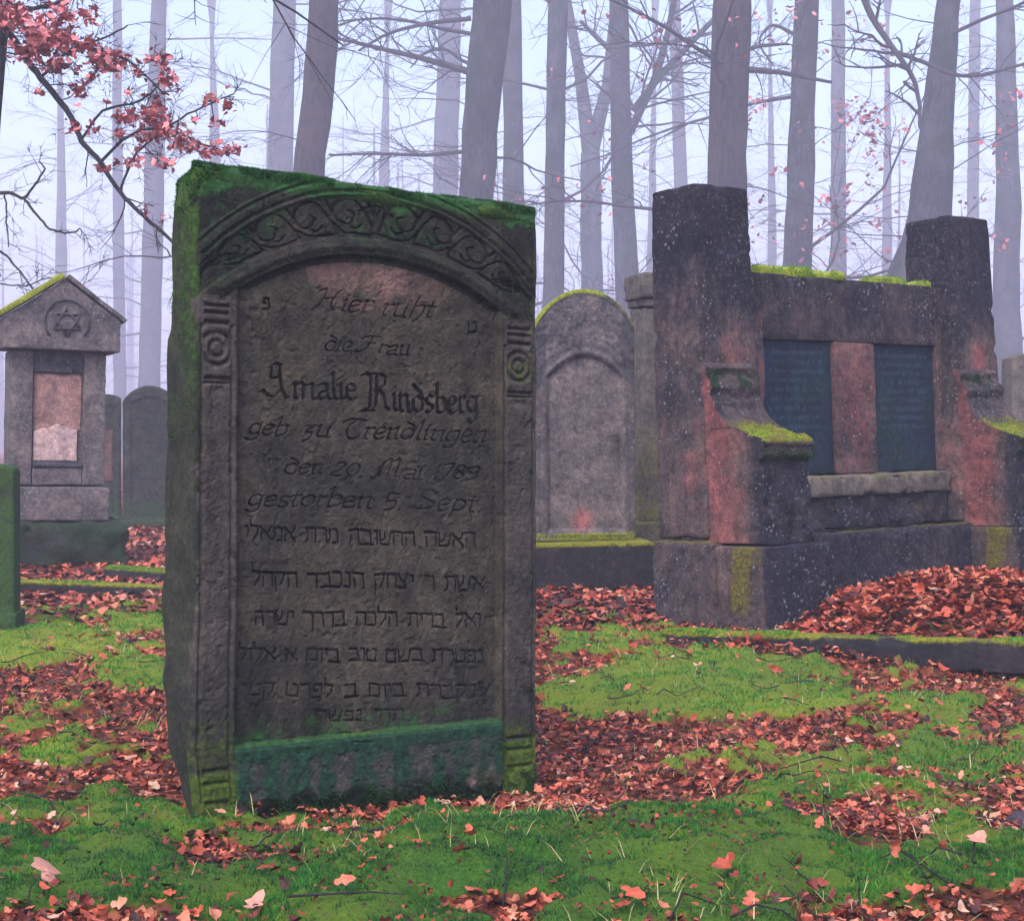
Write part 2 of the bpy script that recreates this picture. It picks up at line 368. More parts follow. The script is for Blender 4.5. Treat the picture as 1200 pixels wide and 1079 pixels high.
def g1(x, y): return float(gz(np.array([x]), np.array([y]))[0])

# ------------------------------------------------------------------ trees
TWK = 1.0
def grow_branch(acc, p, d, L, r, depth, rnd, tips=None, droop=.0, sides=4):
    n = 6 if depth > 0 else 4
    px_, py_, pz_ = float(p[0]), float(p[1]), float(p[2]); dx, dy, dz = float(d[0]), float(d[1]), float(d[2]); g = PR.gauss; st = L / n
    pts = [(px_, py_, pz_)]
    for k in range(n):
        dx += g(0, .16); dy += g(0, .16); dz += g(0, .13) - droop; l = 1 / math.sqrt(dx * dx + dy * dy + dz * dz); dx *= l; dy *= l; dz *= l
        px_ += dx * st; py_ += dy * st; pz_ += dz * st; pts.append((px_, py_, pz_))
    acc.later(pts, [r * (1 - .65 * k / n) for k in range(n + 1)], sides if depth > 1 else 3)
    if depth > 0:
        for k in range(int(PR.randint(4, 6) * TWK)):
            f = PR.uniform(.15, .98); i = min(int(f * n), n - 1); a, b = pts[i], pts[i + 1]; h = f * n - i
            ax = ((b[0] - a[0]) / st, (b[1] - a[1]) / st, (b[2] - a[2]) / st)
            q = (a[0] + (b[0] - a[0]) * h, a[1] + (b[1] - a[1]) * h, a[2] + (b[2] - a[2]) * h)
            u, v, w_ = g(0, 1), g(0, 1), g(0, 1) + 1.2
            s = (ax[1] * w_ - ax[2] * v, ax[2] * u - ax[0] * w_, ax[0] * v - ax[1] * u); l = math.sqrt(s[0] ** 2 + s[1] ** 2 + s[2] ** 2) + 1e-9
            e = PR.uniform(.5, 1.1); o = PR.choice((-1, 1)) * PR.uniform(.6, 1.1) / l
            nd = (ax[0] * e + s[0] * o, ax[1] * e + s[1] * o, ax[2] * e + s[2] * o + PR.uniform(-.15, .3)); l = 1 / (math.sqrt(nd[0] ** 2 + nd[1] ** 2 + nd[2] ** 2) + 1e-9)
            grow_branch(acc, q, (nd[0] * l, nd[1] * l, nd[2] * l), L * PR.uniform(.3, .6) * (1.1 - .4 * f), max(r * .45, .0028), depth - 1, rnd, tips, droop, sides)
    elif tips is not None: tips.append(pts[-1]); tips.append(pts[-2])
PR = random.Random(5)
def leaf_template():
    out = [(0, 0), (.22, .12), (.16, .34), (.42, .46), (.26, .68), (.2, .9), (0, 1.05)]
    L = [(x, y, .10 * x + .15 * (y - .5) ** 2) for x, y in out]
    Rr = [(-x, y, .14 * x + .15 * (y - .5) ** 2) for x, y in out[1:-1]]
    mid = [(0, y, -.06 + .15 * (y - .5) ** 2) for y in (.3, .6)]
    V = np.array(L + Rr + mid)   # 0-6 left edge, 7-11 right edge, 12,13 mid
    Fc = [(0, 1, 12), (1, 2, 12), (2, 3, 12), (3, 13, 12), (3, 4, 13), (4, 5, 13), (5, 6, 13),
          (7, 0, 12), (8, 7, 12), (9, 8, 12), (13, 9, 12), (10, 9, 13), (11, 10, 13), (6, 11, 13)]
    V[:, 1] -= .5
    return V, np.array(Fc)
LV, LF = leaf_template()
SV = np.array([(-.28, -.5, .0), (.25, -.45, .06), (.36, .15, -.03), (.02, .55, .08), (-.38, .1, .1)]); SF = np.array([(0, 1, 2), (0, 2, 4), (2, 3, 4)])
def rot_rand(n, tilt, r):
    a = r.uniform(0, 2 * np.pi, n); ca, sa = np.cos(a), np.sin(a)
    Z = np.zeros((n, 3, 3)); Z[:, 0, 0] = ca; Z[:, 0, 1] = -sa; Z[:, 1, 0] = sa; Z[:, 1, 1] = ca; Z[:, 2, 2] = 1
    t = r.normal(0, tilt, n); b = r.uniform(0, 2 * np.pi, n)
    k = np.stack([np.cos(b), np.sin(b), 0 * b], 1); K = np.zeros((n, 3, 3))
    K[:, 0, 1] = -k[:, 2]; K[:, 0, 2] = k[:, 1]; K[:, 1, 0] = k[:, 2]; K[:, 1, 2] = -k[:, 0]; K[:, 2, 0] = -k[:, 1]; K[:, 2, 1] = k[:, 0]
    T = np.eye(3) + np.sin(t)[:, None, None] * K + (1 - np.cos(t))[:, None, None] * (K @ K)
    return T @ Z
def scatter(P, size, tilt, val, tv, tf, r, curl=None):
    n = len(P); Rm = rot_rand(n, tilt, r)
    T = np.repeat(tv[None], n, 0).copy()
    T[:, :, 0] *= r.uniform(.7, 1.15, n)[:, None]
    c = r.uniform(-.6, 1.4, n) if curl is None else r.uniform(-curl, curl * 2, n)
    T[:, :, 2] = T[:, :, 2] * c[:, None] + (c * .8)[:, None] * (T[:, :, 1] ** 2) * .9 + (r.normal(0, .5, n))[:, None] * T[:, :, 0] * T[:, :, 1]
    V = np.einsum('nij,nkj->nki', Rm, T) * size[:, None, None] + P[:, None]
    k = tv.shape[0]; Fc = (tf[None] + (np.arange(n) * k)[:, None, None]).reshape(-1, 3)
    return V.reshape(-1, 3), Fc, np.repeat(val, k)
def dist(D): return 44 + (D - 19) * 2.6 if D > 15 else D
def tree(name, label, cat, group, spec, D, branches, seed, topz=16, leaves=0, mat=None, low=1.0, blen=1.0, forks=None, lean_y=0.0, flare=1.35):
    """spec: [(px,py,width px)...] from low to high at distance D"""
    rnd = np.random.default_rng(seed); pts = []; rad = []
    ks = 1.0
    if D > 15: D0 = D; D = dist(D); ks = D / D0; topz = min(.30 * D + 5, 40); blen = blen * ks; low = low * ks
    s = sorted(spec, key=lambda q: -q[1])
    P = [(at(a, b, D), wd * D / F / 2) for a, b, wd in s]
    b0, r0 = P[0]; b1, r1 = P[-1]
    sl = (b1 - b0) / max(b1[2] - b0[2], .1)
    zb = -.3; basep = b0 - sl * (b0[2] - zb) * .5; basep[2] = zb; basep[0] = b0[0] - sl[0] * (b0[2] - zb) * .6
    key = [(basep, r0 * flare)] + P
    if forks is None:
        tz = topz; tp = b1 + sl * (tz - b1[2]); tp[2] = tz; key.append((tp, max(r1 * .35, .03)))
    kz = np.array([k[0][2] for k in key]); o = np.argsort(kz)
    key = [key[i] for i in o]; kz = kz[o]
    zz = np.concatenate([np.linspace(kz[0], .6, 5), np.linspace(.9, kz[-1], 22)])
    X = np.interp(zz, kz, [k[0][0] for k in key]); Yy = np.full_like(zz, D) + (fbm(np.stack([zz, zz * 0 + seed, zz * 0], 1), .25, seed) - .5) * .6 + lean_y * zz
    X = X + (fbm(np.stack([zz, zz * 0 + seed, zz * 0 + 4], 1), .45, seed) - .5) * .12
    Rr = np.interp(zz, kz, [k[1] for k in key]); Rr = Rr * (1 + .5 * np.exp(-np.maximum(zz, 0) * 3.0))
    base = np.array([X[0], Yy[0], 0.0])
    t = thing(name, label, cat, base, group=group)
    pts = np.stack([X, Yy, zz], 1) - base
    V, Fc = tube(pts, Rr, 14, False)
    ctr = np.repeat(pts, 14, 0); dv = V - ctr
    V = ctr + dv * (1 + (fbm(V + seed, 2.2, seed, 3) - .5) * .28)[:, None]
    obj('trunk', mesh(V, Fc), mat or M_BARK, t)
    tips = []
    acc = Acc()
    if forks:
        for fk in forks:
            q = [pts[-1]] + [at(a, b, D + .3) - base for a, b, wd in fk]; e = q[-1] - q[-2]; e = e / np.linalg.norm(e)
            rr = [Rr[-1] * .85] + [wd * D / F / 2 for a, b, wd in fk]
            q.append(q[-1] + e * 5); rr.append(.04)
            q = np.array(q); k = np.linspace(0, len(q) - 1, 16); qq = np.stack([np.interp(k, np.arange(len(q)), q[:, j]) for j in range(3)], 1)
            V, Fc = tube(qq, np.interp(k, np.arange(len(q)), rr), 10, False)
            obj('limb', mesh(V, Fc), mat or M_BARK, t)
            for b in range(branches // 4):
                i = rnd.integers(3, 15); a = rnd.uniform(0, 2 * np.pi)
                grow_branch(acc, qq[i], np.array([math.cos(a), math.sin(a), rnd.uniform(-.1, .5)]) / 1.1, rnd.uniform(1, 2.5), .02, 2, rnd, tips)
    for b in range(branches):
        z = rnd.uniform(low, min(pts[-1, 2], topz - 1)); i = np.searchsorted(pts[:, 2], z) - 1; i = max(0, min(i, len(pts) - 2))
        f = (z - pts[i, 2]) / (pts[i + 1, 2] - pts[i, 2]); p = pts[i] * (1 - f) + pts[i + 1] * f; rr = Rr[i]
        a = rnd.uniform(0, 2 * np.pi); d = np.array([math.cos(a), math.sin(a) * .8, rnd.uniform(-.15, .45)]); d /= np.linalg.norm(d)
        big = rnd.random() < .3
        L = (rnd.uniform(2.2, 4.0) if big else rnd.uniform(.9, 2.2)) * blen
        grow_branch(acc, p + d * rr * .6, d, L, min(rr * .15, .028 * ks) if big else .009 * ks, 2, rnd, tips, droop=rnd.choice([0, .03, -.03]))
    if acc.pend: obj('branches', acc.mesh(), M_TWIG, t, kind='stuff')
    if leaves and tips:
        tp = np.array(tips); tp = tp[tp[:, 2] > .5]; k = rnd.integers(0, max(1, len(tp) // 3), leaves) * 3 % len(tp)
        Q = tp[k] + rnd.normal(0, .05 * ks, (leaves, 3))
        V, Fc, v = scatter(Q, rnd.uniform(.05, .09, leaves) * ks, 1.2, rnd.random(leaves), SV, SF, rnd)
        obj('leaves', mesh(V, Fc, {'rnd': v}), M_REDLEAF, t, kind='stuff')
    return t, pts, Rr, base
def smoothpl(pl, n=5):
    if len(pl) < 3: return pl
    P = np.array(pl, float); out = []
    for i in range(len(P) - 1):
        p0 = P[max(i - 1, 0)]; p1 = P[i]; p2 = P[i + 1]; p3 = P[min(i + 2, len(P) - 1)]
        for k in range(n):
            t = k / n; out.append(tuple(.5 * ((2 * p1) + (-p0 + p2) * t + (2 * p0 - 5 * p1 + 4 * p2 - p3) * t * t + (-p0 + 3 * p1 - 3 * p2 + p3) * t ** 3)))
    out.append(tuple(P[-1])); return out
def authored(t, base, name, pl, D, r0, r1, seed, twigs=10, tl=.8, mat=None, dy=0.0, jit=.05):
    """a limb that follows given points, with its twigs"""
    rnd = np.random.default_rng(seed)
    k_ = dist(D) / D; D = dist(D); r0 *= k_; r1 *= k_; tl *= k_
    q = np.array([at(a, b, D + dy * k) for k, (a, b) in enumerate(pl)]) - base
    qq = np.array(smoothpl([tuple(v) for v in q], 5)) if len(q) > 2 else q
    qq = qq + rnd.normal(0, jit * .12, qq.shape)
    acc = Acc(); acc.add(*tube(qq, np.linspace(r0, r1, len(qq)), 6, False)); tips = []
    for _ in range(twigs):
        i = rnd.integers(1, len(qq)); ax = qq[i] - qq[i - 1]; ax /= np.linalg.norm(ax) + 1e-9
        s = np.cross(ax, rnd.normal(0, 1, 3)); s /= np.linalg.norm(s); d = ax * .7 + s; d /= np.linalg.norm(d)
        grow_branch(acc, qq[i], d, tl * rnd.uniform(.4, 1.2), max(r1 * .6, .003), 1, rnd, tips)
    obj(name, acc.mesh(), mat or M_TWIG, t, kind='stuff')
    return qq, tips
G = 'tall misty trees behind the graves'
B = 'tree trunk'
def T(label, spec, D, nb, seed, **k): return tree('forest_tree', label, 'tree', G, spec, D, nb, seed, **k)
T('slim pale misty trunk left of the big headstone, behind red leaves', [(175, 450, 25), (180, 250, 23), (186, 0, 18)], 42, 30, 2)
T('faint misty trunk just left of the dark leaning trunk over the headstone', [(328, 190, 29), (333, 0, 27)], 40, 30, 3)
t4 = T('dark leaning trunk rising behind left half of the big headstone', [(363, 210, 37), (372, 100, 36), (380, 0, 36)], 19, 12, 4, mat=M_BARKB)
t5 = T('thick grey trunk bending right above the middle of the big headstone', [(557, 240, 42), (562, 150, 41), (570, 80, 44), (577, 0, 46)], 21, 16, 5)
T('mid-grey straight trunk touching the right side of the thick bent trunk', [(602, 240, 25), (600, 0, 22)], 29, 26, 6)
T('straight grey trunk rising beside the right edge of the big headstone', [(649, 340, 25), (651, 180, 23), (654, 0, 24)], 26, 26, 7)
T('pale trunk forking into a V above the mossy round-topped gravestone', [(694, 345, 26), (692, 180, 24)], 36, 8, 8, forks=[[(680, 90, 14), (664, 0, 11)], [(712, 100, 14), (722, 0, 12)]])
t9 = T('grey trunk with limbs spreading right between the headstone and the twin-pillar tomb', [(735, 350, 29), (728, 180, 25), (724, 0, 23)], 27, 22, 9)
T('very faint trunk in the mist left of the thick trunk behind the pillar', [(801, 300, 17), (790, 0, 14)], 50, 30, 10)
t11 = T('thickest brownish trunk standing behind the left tomb pillar', [(850, 300, 50), (852, 150, 46), (858, 0, 45)], 19, 10, 11, mat=M_BARKB, leaves=260, low=2.5)
t12 = T('straight grey trunk rising above the tomb centre wall', [(934, 320, 34), (939, 180, 31), (944, 0, 28)], 23, 18, 12, leaves=600)
T('slim faint trunk right of the tomb centre wall trunk', [(983, 320, 19), (982, 0, 15)], 42, 30, 13, leaves=300)
T('thin ghostly trunk left of the leaning trunk at the right pillar', [(1040, 330, 13), (1040, 0, 11)], 55, 30, 14)
t15 = T('leaning trunk with flared foot behind the right tomb pillar', [(1074, 335, 74), (1085, 290, 58), (1093, 200, 43), (1103, 100, 34), (1112, 0, 27)], 20, 16, 15, leaves=500)
T('grey trunk at the right edge of the view beyond the tomb', [(1180, 400, 33), (1180, 200, 27), (1178, 0, 20)], 30, 26, 16, leaves=300)
T('faint wide trunk in the mist left of the thick bent trunk', [(522, 240, 30), (528, 0, 26)], 46, 34, 17)
T('thin pale trunk beside the gabled tomb on the left', [(141, 470, 15), (138, 200, 12), (137, 0, 10)], 52, 30, 18)
T('hazy slender trunk above the left end of the headstone top', [(252, 200, 14), (248, 0, 11)], 58, 36, 19)
T('hazy slender trunk between the dark leaning trunk and the faint wide one', [(450, 210, 13), (455, 0, 11)], 60, 36, 20)
T('hazy slender trunk far behind the gap beside the left pillar', [(763, 320, 12), (768, 0, 10)], 60, 30, 21)
T('hazy slender trunk far right, left of the edge trunk', [(1140, 300, 14), (1143, 0, 12)], 52, 36, 22)
T('distant trunk in the mist at the far left above the gabled tomb', [(72, 320, 14), (70, 0, 11)], 58, 40, 23)
T('slim trunk seen faintly between the trunks over the tomb wall', [(905, 300, 11), (902, 0, 9)], 58, 36, 24)
def far_wood():
    rnd = np.random.default_rng(99); acc = Acc()
    for k in range(80):
        D = rnd.uniform(165, 290); x = rnd.uniform(-.42, .42) * D * 1.2; r = rnd.uniform(.12, .5); hgt = rnd.uniform(28, 40)
        pts = np.array([(x + rnd.normal(0, .1), D, z) for z in np.linspace(-.5, hgt, 6)])
        acc.add(*tube(pts, np.linspace(r, r * .3, 6), 6, False))
        for b in range(46):
            z = rnd.uniform(1, hgt - 1); a = rnd.uniform(0, 2 * np.pi)
            grow_branch(acc, np.array([x, D, z]), np.array([math.cos(a), math.sin(a), .2]), rnd.uniform(3, 7), .035, 1, rnd)
    obj('distant_wood', acc.mesh(), M_TWIG, None, label='far bare trees fading into the mist behind all the graves', cat='woodland', kind='stuff')
far_wood()
authored(t5[0], t5[3], 'limb', [(548, 84), (500, 70), (450, 58), (395, 45)], 21, .05, .02, 41, 16, 1.2)
authored(t5[0], t5[3], 'limb', [(552, 22), (500, 28), (455, 40), (420, 60)], 21, .035, .015, 42, 12, 1.2)
authored(t5[0], t5[3], 'limb', [(542, 178), (490, 182), (440, 180), (385, 182)], 21, .03, .015, 43, 12, 1.0)
authored(t9[0], t9[3], 'limb', [(738, 155), (755, 120), (775, 70), (792, -10)], 27, .08, .05, 44, 10, 1.8, mat=M_BARK)
authored(t9[0], t9[3], 'limb', [(742, 130), (775, 88), (820, 40), (860, 0)], 27, .07, .04, 45, 10, 1.8, mat=M_BARK)
authored(t9[0], t9[3], 'limb', [(716, 60), (695, 40), (680, 25)], 27, .05, .03, 46, 6, 1.2)
authored(t11[0], t11[3], 'limb', [(874, 82), (905, 84), (940, 90), (975, 97)], 19, .04, .018, 47, 5, .6)
authored(t11[0], t11[3], 'limb', [(874, 60), (892, 54), (925, 52)], 19, .03, .015, 48, 8, .8)
authored(t15[0], t15[3], 'limb', [(1078, 150), (1077, 120), (1068, 88), (1045, 55), (1022, 20), (1005, -20)], 19, .02, .045, 49, 12, .9)
authored(t15[0], t15[3], 'limb', [(1052, 62), (1080, 72), (1120, 88), (1160, 86), (1215, 70)], 19, .03, .018, 50, 14, 1.0)
authored(t12[0], t12[3], 'limb', [(930, 40), (905, 30), (890, 50), (905, 75)], 23, .03, .012, 51, 8, .9)

# the oak on the left edge with its red leaves
def oak():
    D = 12.5
    t, pts, Rr, base = tree('red_leaved_oak', 'dark oak at the left edge with red leaves on drooping branches', 'tree', None,
                            [(-34, 300, 52), (-19, 140, 46), (-3, 0, 42)], D, 14, 60, topz=12, low=4.5, blen=1.0)
    rnd = np.random.default_rng(61); LP = []
    def br(pl, r0, r1, tw, tl, dy=0., seed=0, leaf=0, spread=.1):
        qq, tips = authored(t, base, 'branch', pl, D - .6, r0, r1, seed, tw, tl, dy=dy, jit=.03); LP.extend(list(qq))
    br([(0, 20), (25, 60), (48, 92), (82, 135), (95, 165), (118, 190), (140, 225), (170, 255), (204, 285), (240, 330)], .032, .012, 12, .45, seed=62)
    br([(-5, 5), (40, 10), (75, 0), (110, -18)], .02, .01, 8, .4, seed=63)
    br([(30, 62), (70, 45), (115, 60), (150, 72), (190, 108)], .016, .006, 14, .35, seed=64)
    br([(48, 92), (80, 60), (110, 50), (150, 30)], .014, .006, 10, .35, seed=65)
    br([(118, 190), (150, 160), (190, 150), (240, 170), (280, 182)], .014, .005, 14, .35, seed=66)
    br([(95, 165), (120, 130), (160, 120), (185, 100), (196, 70)], .012, .005, 12, .3, seed=67)
    br([(140, 225), (160, 180), (210, 140), (255, 118), (275, 110)], .012, .005, 12, .3, seed=68)
    br([(-20, 228), (10, 226), (28, 232), (42, 215), (52, 198), (46, 190)], .016, .006, 8, .3, seed=69)
    br([(28, 232), (40, 248), (58, 268), (80, 273), (95, 268)], .013, .006, 6, .25, seed=70)
    br([(-20, 285), (0, 294), (18, 312), (38, 338)], .014, .006, 6, .3, seed=71)
    br([(6, 226), (8, 260), (10, 290)], .008, .005, 5, .25, seed=72)
    br([(-10, 330), (30, 335), (60, 325), (90, 335)], .006, .004, 8, .3, seed=73)
    # leaf clusters: centre, spread, count
    C = [(15, 20, 26, 14, 120), (50, 40, 26, 16, 110), (35, 60, 18, 12, 60), (75, 20, 18, 14, 45), (105, 18, 14, 10, 18), (75, 48, 18, 10, 55), (62, 78, 16, 8, 22), (45, 48, 12, 16, 40),
         (118, 78, 18, 10, 30), (105, 52, 10, 8, 18), (88, 58, 8, 6, 10), (140, 68, 8, 8, 14), (122, 66, 14, 10, 30), (70, 75, 10, 10, 14), (45, 107, 5, 4, 5), (92, 105, 10, 10, 22), (106, 92, 8, 6, 10), (185, 70, 12, 7, 22), (196, 95, 10, 12, 26), (162, 84, 8, 6, 12),
         (148, 135, 14, 10, 26), (178, 140, 16, 12, 44), (196, 155, 16, 12, 36), (170, 160, 14, 8, 20), (215, 168, 14, 8, 26), (240, 175, 14, 7, 20), (270, 175, 12, 6, 16), (194, 192, 10, 8, 16),
         (155, 190, 12, 6, 16), (140, 160, 6, 8, 10), (120, 198, 7, 4, 8), (88, 150, 8, 6, 12), (110, 150, 5, 5, 6), (125, 120, 5, 4, 5), (268, 122, 5, 8, 8), (247, 118, 8, 5, 8), (252, 142, 6, 6, 6), (228, 140, 3, 3, 3), (210, 103, 3, 3, 3),
         (170, 248, 4, 4, 4), (192, 258, 4, 4, 3), (183, 122, 8, 8, 14), (150, 108, 3, 5, 3)]
    P = []; tw_ = Acc(); LPa = np.array(LP)
    for cx, cy, sx, sy, n in C:
        c_ = at(cx, cy, D - .6) - base; j_ = np.argmin(np.linalg.norm(LPa - c_, axis=1)); a_ = LPa[j_]; md = (a_ + c_) / 2 + rnd.normal(0, .03, 3)
        tw_.later([tuple(a_), tuple((a_ + md) / 2), tuple(md), tuple((md + c_) / 2), tuple(c_)], [.006, .005, .005, .004, .003], 3)
        for q_ in range(2 + n // 14):
            e_ = rnd.normal(0, 1, 3); e_ /= np.linalg.norm(e_); grow_branch(tw_, c_ + rnd.normal(0, sx * .004, 3), e_, .10 + sx * .010, .0022, 1, rnd)
        for _ in range(int(n * 1.8)):
            P.append(at(cx + rnd.normal(0, sx * .6), cy + rnd.normal(0, sy * .6), D - .6 + rnd.normal(0, .25)) - base)
    obj('twigs', tw_.mesh(), M_TWIG, t, kind='stuff')
    P = np.array(P); n = len(P)
    V, Fc, v = scatter(P, rnd.uniform(.045, .08, n), 1.3, rnd.random(n), LV, LF, rnd, curl=.6)
    obj('leaves', mesh(V, Fc, {'rnd': v}), M_REDLEAF, t, kind='stuff')
oak()

# ------------------------------------------------------------------ stroke lettering (broad nib), drawn into a raster of the main stone's face
SS = 4.0                      # raster cells per pixel of the face plan
RX0, RY0, RX1, RY1 = 185, 170, 660, 1000
LW, LH = int((RX1 - RX0) * SS), int((RY1 - RY0) * SS)
def m_(x): return [(x - .1, .88), (x, 1), (x, .1), (x + .12, 0)]
LAT = {
 'i': (.28, [m_(.1), [(.1, 1.35), (.14, 1.4)]]), 'n': (.62, [m_(.1), [(.1, .8), (.35, 1), (.45, .9), (.45, .1), (.57, 0)]]),
 'm': (.98, [m_(.1), [(.1, .8), (.35, 1), (.45, .9), (.45, .0)], [(.45, .8), (.7, 1), (.8, .9), (.8, .1), (.92, 0)]]),
 'u': (.62, [[(0, .9), (.1, 1), (.1, .15), (.25, 0), (.45, .15)], [(.45, 1), (.45, .1), (.57, 0)]]),
 'a': (.62, [[(.05, .85), (.28, 1), (.45, .9), (.45, .1), (.57, 0)], [(.45, .55), (.12, .42), (.05, .15), (.2, 0), (.45, .15)]]),
 'e': (.5, [[(.08, .5), (.4, .62), (.35, .93), (.2, 1), (.05, .8), (.05, .2), (.22, 0), (.42, .15)]]),
 'l': (.3, [[(0, 1.6), (.1, 1.7), (.1, .1), (.24, 0)]]), 't': (.4, [[(.12, 1.4), (.12, .1), (.28, 0)], [(-.02, 1), (.32, 1)]]),
 'r': (.42, [m_(.1), [(.1, .8), (.3, 1), (.38, .88)]]), 'b': (.6, [[(0, 1.6), (.1, 1.7), (.1, .1), (.28, 0), (.5, .2), (.5, .75), (.35, 1), (.1, .8)]]),
 'd': (.6, [[(.05, 1.6), (.42, 1.2), (.5, .7), (.45, .15), (.25, 0), (.05, .2), (.05, .75), (.25, 1), (.45, .8)]]),
 'g': (.6, [[(.45, .9), (.2, 1), (.05, .75), (.05, .25), (.22, .05), (.45, .25)], [(.45, 1), (.45, -.3), (.2, -.55), (0, -.35)]]),
 's': (.46, [[(.36, .9), (.2, 1), (.05, .8), (.1, .58), (.32, .42), (.36, .18), (.2, 0), (.02, .12)]]),
 'h': (.6, [[(.15, 1.75), (.1, 1.6), (.1, 0)], [(.1, .8), (.35, 1), (.48, .8), (.45, 0), (.3, -.4)]]),
 'f': (.4, [[(.38, 1.6), (.2, 1.7), (.12, 1.4), (.1, -.3)], [(-.05, 1), (.3, 1)]]), 'o': (.56, [[(.25, 1), (.05, .75), (.05, .2), (.25, 0), (.46, .25), (.46, .75), (.25, 1)]]),
 'z': (.5, [[(.02, .9), (.38, 1), (.08, .45), (.35, .35), (.3, -.2), (.1, -.4)]]), 'k': (.5, [[(.1, 1.7), (.1, 0)], [(.4, 1), (.1, .5), (.42, 0)]]),
 'p': (.6, [[(.1, 1), (.1, -.5)], [(.1, .85), (.35, 1), (.5, .7), (.45, .1), (.1, .05)]]), 'v': (.55, [[(0, 1), (.1, .9), (.12, .1), (.3, 0), (.48, .3), (.46, .9)]]),
 '.': (.25, [[(.08, .0), (.1, .08)]]), ',': (.25, [[(.1, .1), (.05, -.2)]]), ' ': (.35, []),
 'A': (1.25, [[(.3, 1.9), (.5, 2.1), (.75, 1.95), (.72, 1.5), (.8, .5), (1.0, 0), (1.12, .12)], [(.42, 1.2), (.7, 1.25)], [(.38, 1.85), (.36, 1.25)], [(-.15, .35), (.0, .5), (.25, .15), (.45, .1), (.75, .5)]]),
 'R': (1.3, [[(-.15, 1.95), (.05, 2.1), (.25, 1.95), (.22, .1), (-.1, -.05)], [(.5, 1.95), (.48, .2), (.3, .0)], [(.25, 2.0), (.6, 2.1), (.95, 1.9), (.9, 1.4), (.5, 1.15)], [(.6, 1.15), (.85, .8), (.95, .2), (1.15, 0)], [(-.2, -.1), (.45, -.05)]]),
 'H': (1.0, [[(-.1, 1.5), (.15, 1.75), (.2, 1.2), (.1, .3), (-.1, 0)], [(.75, 1.7), (.6, 1.2), (.6, .3), (.8, 0)], [(.15, .9), (.62, 1.0)]]),
 'F': (.95, [[(-.05, 1.4), (.3, 1.7), (.85, 1.6)], [(.45, 1.65), (.4, .4), (.1, 0), (-.15, .1)], [(.2, .9), (.7, .95)]]),
 'T': (.95, [[(-.05, 1.4), (.25, 1.7), (.9, 1.6)], [(.5, 1.65), (.2, 1.0), (.3, .2), (.55, 0), (.8, .3)]]),
 'M': (1.3, [[(-.1, .2), (.1, 0), (.25, 1.6), (.3, .2)], [(.25, 1.4), (.6, 1.7), (.6, .2)], [(.6, 1.4), (.95, 1.7), (.98, .2), (1.15, .05)]]),
 'S': (.85, [[(.7, 1.5), (.4, 1.75), (.1, 1.4), (.3, 1.0), (.65, .7), (.6, .2), (.25, 0), (-.05, .25)]]),
 '1': (.35, [[(0, 1.1), (.15, 1.4), (.15, 0)]]), '2': (.6, [[(.05, 1.1), (.25, 1.4), (.45, 1.1), (.3, .6), (0, .05), (.5, 0)]]),
 '0': (.6, [[(.25, 1.4), (.05, 1), (.05, .4), (.25, 0), (.48, .4), (.48, 1), (.25, 1.4)]]), '7': (.55, [[(.0, 1.4), (.45, 1.4), (.15, 0)]]),
 '8': (.6, [[(.25, .75), (.05, 1.05), (.25, 1.4), (.45, 1.1), (.25, .75), (.03, .35), (.25, 0), (.48, .35), (.25, .75)]]),
 '9': (.6, [[(.45, 1), (.25, .7), (.05, 1.05), (.25, 1.4), (.45, 1.1), (.4, .4), (.1, 0)]]), '5': (.55, [[(.45, 1.4), (.1, 1.4), (.08, .8), (.4, .75), (.42, .2), (.1, 0)]]),
}
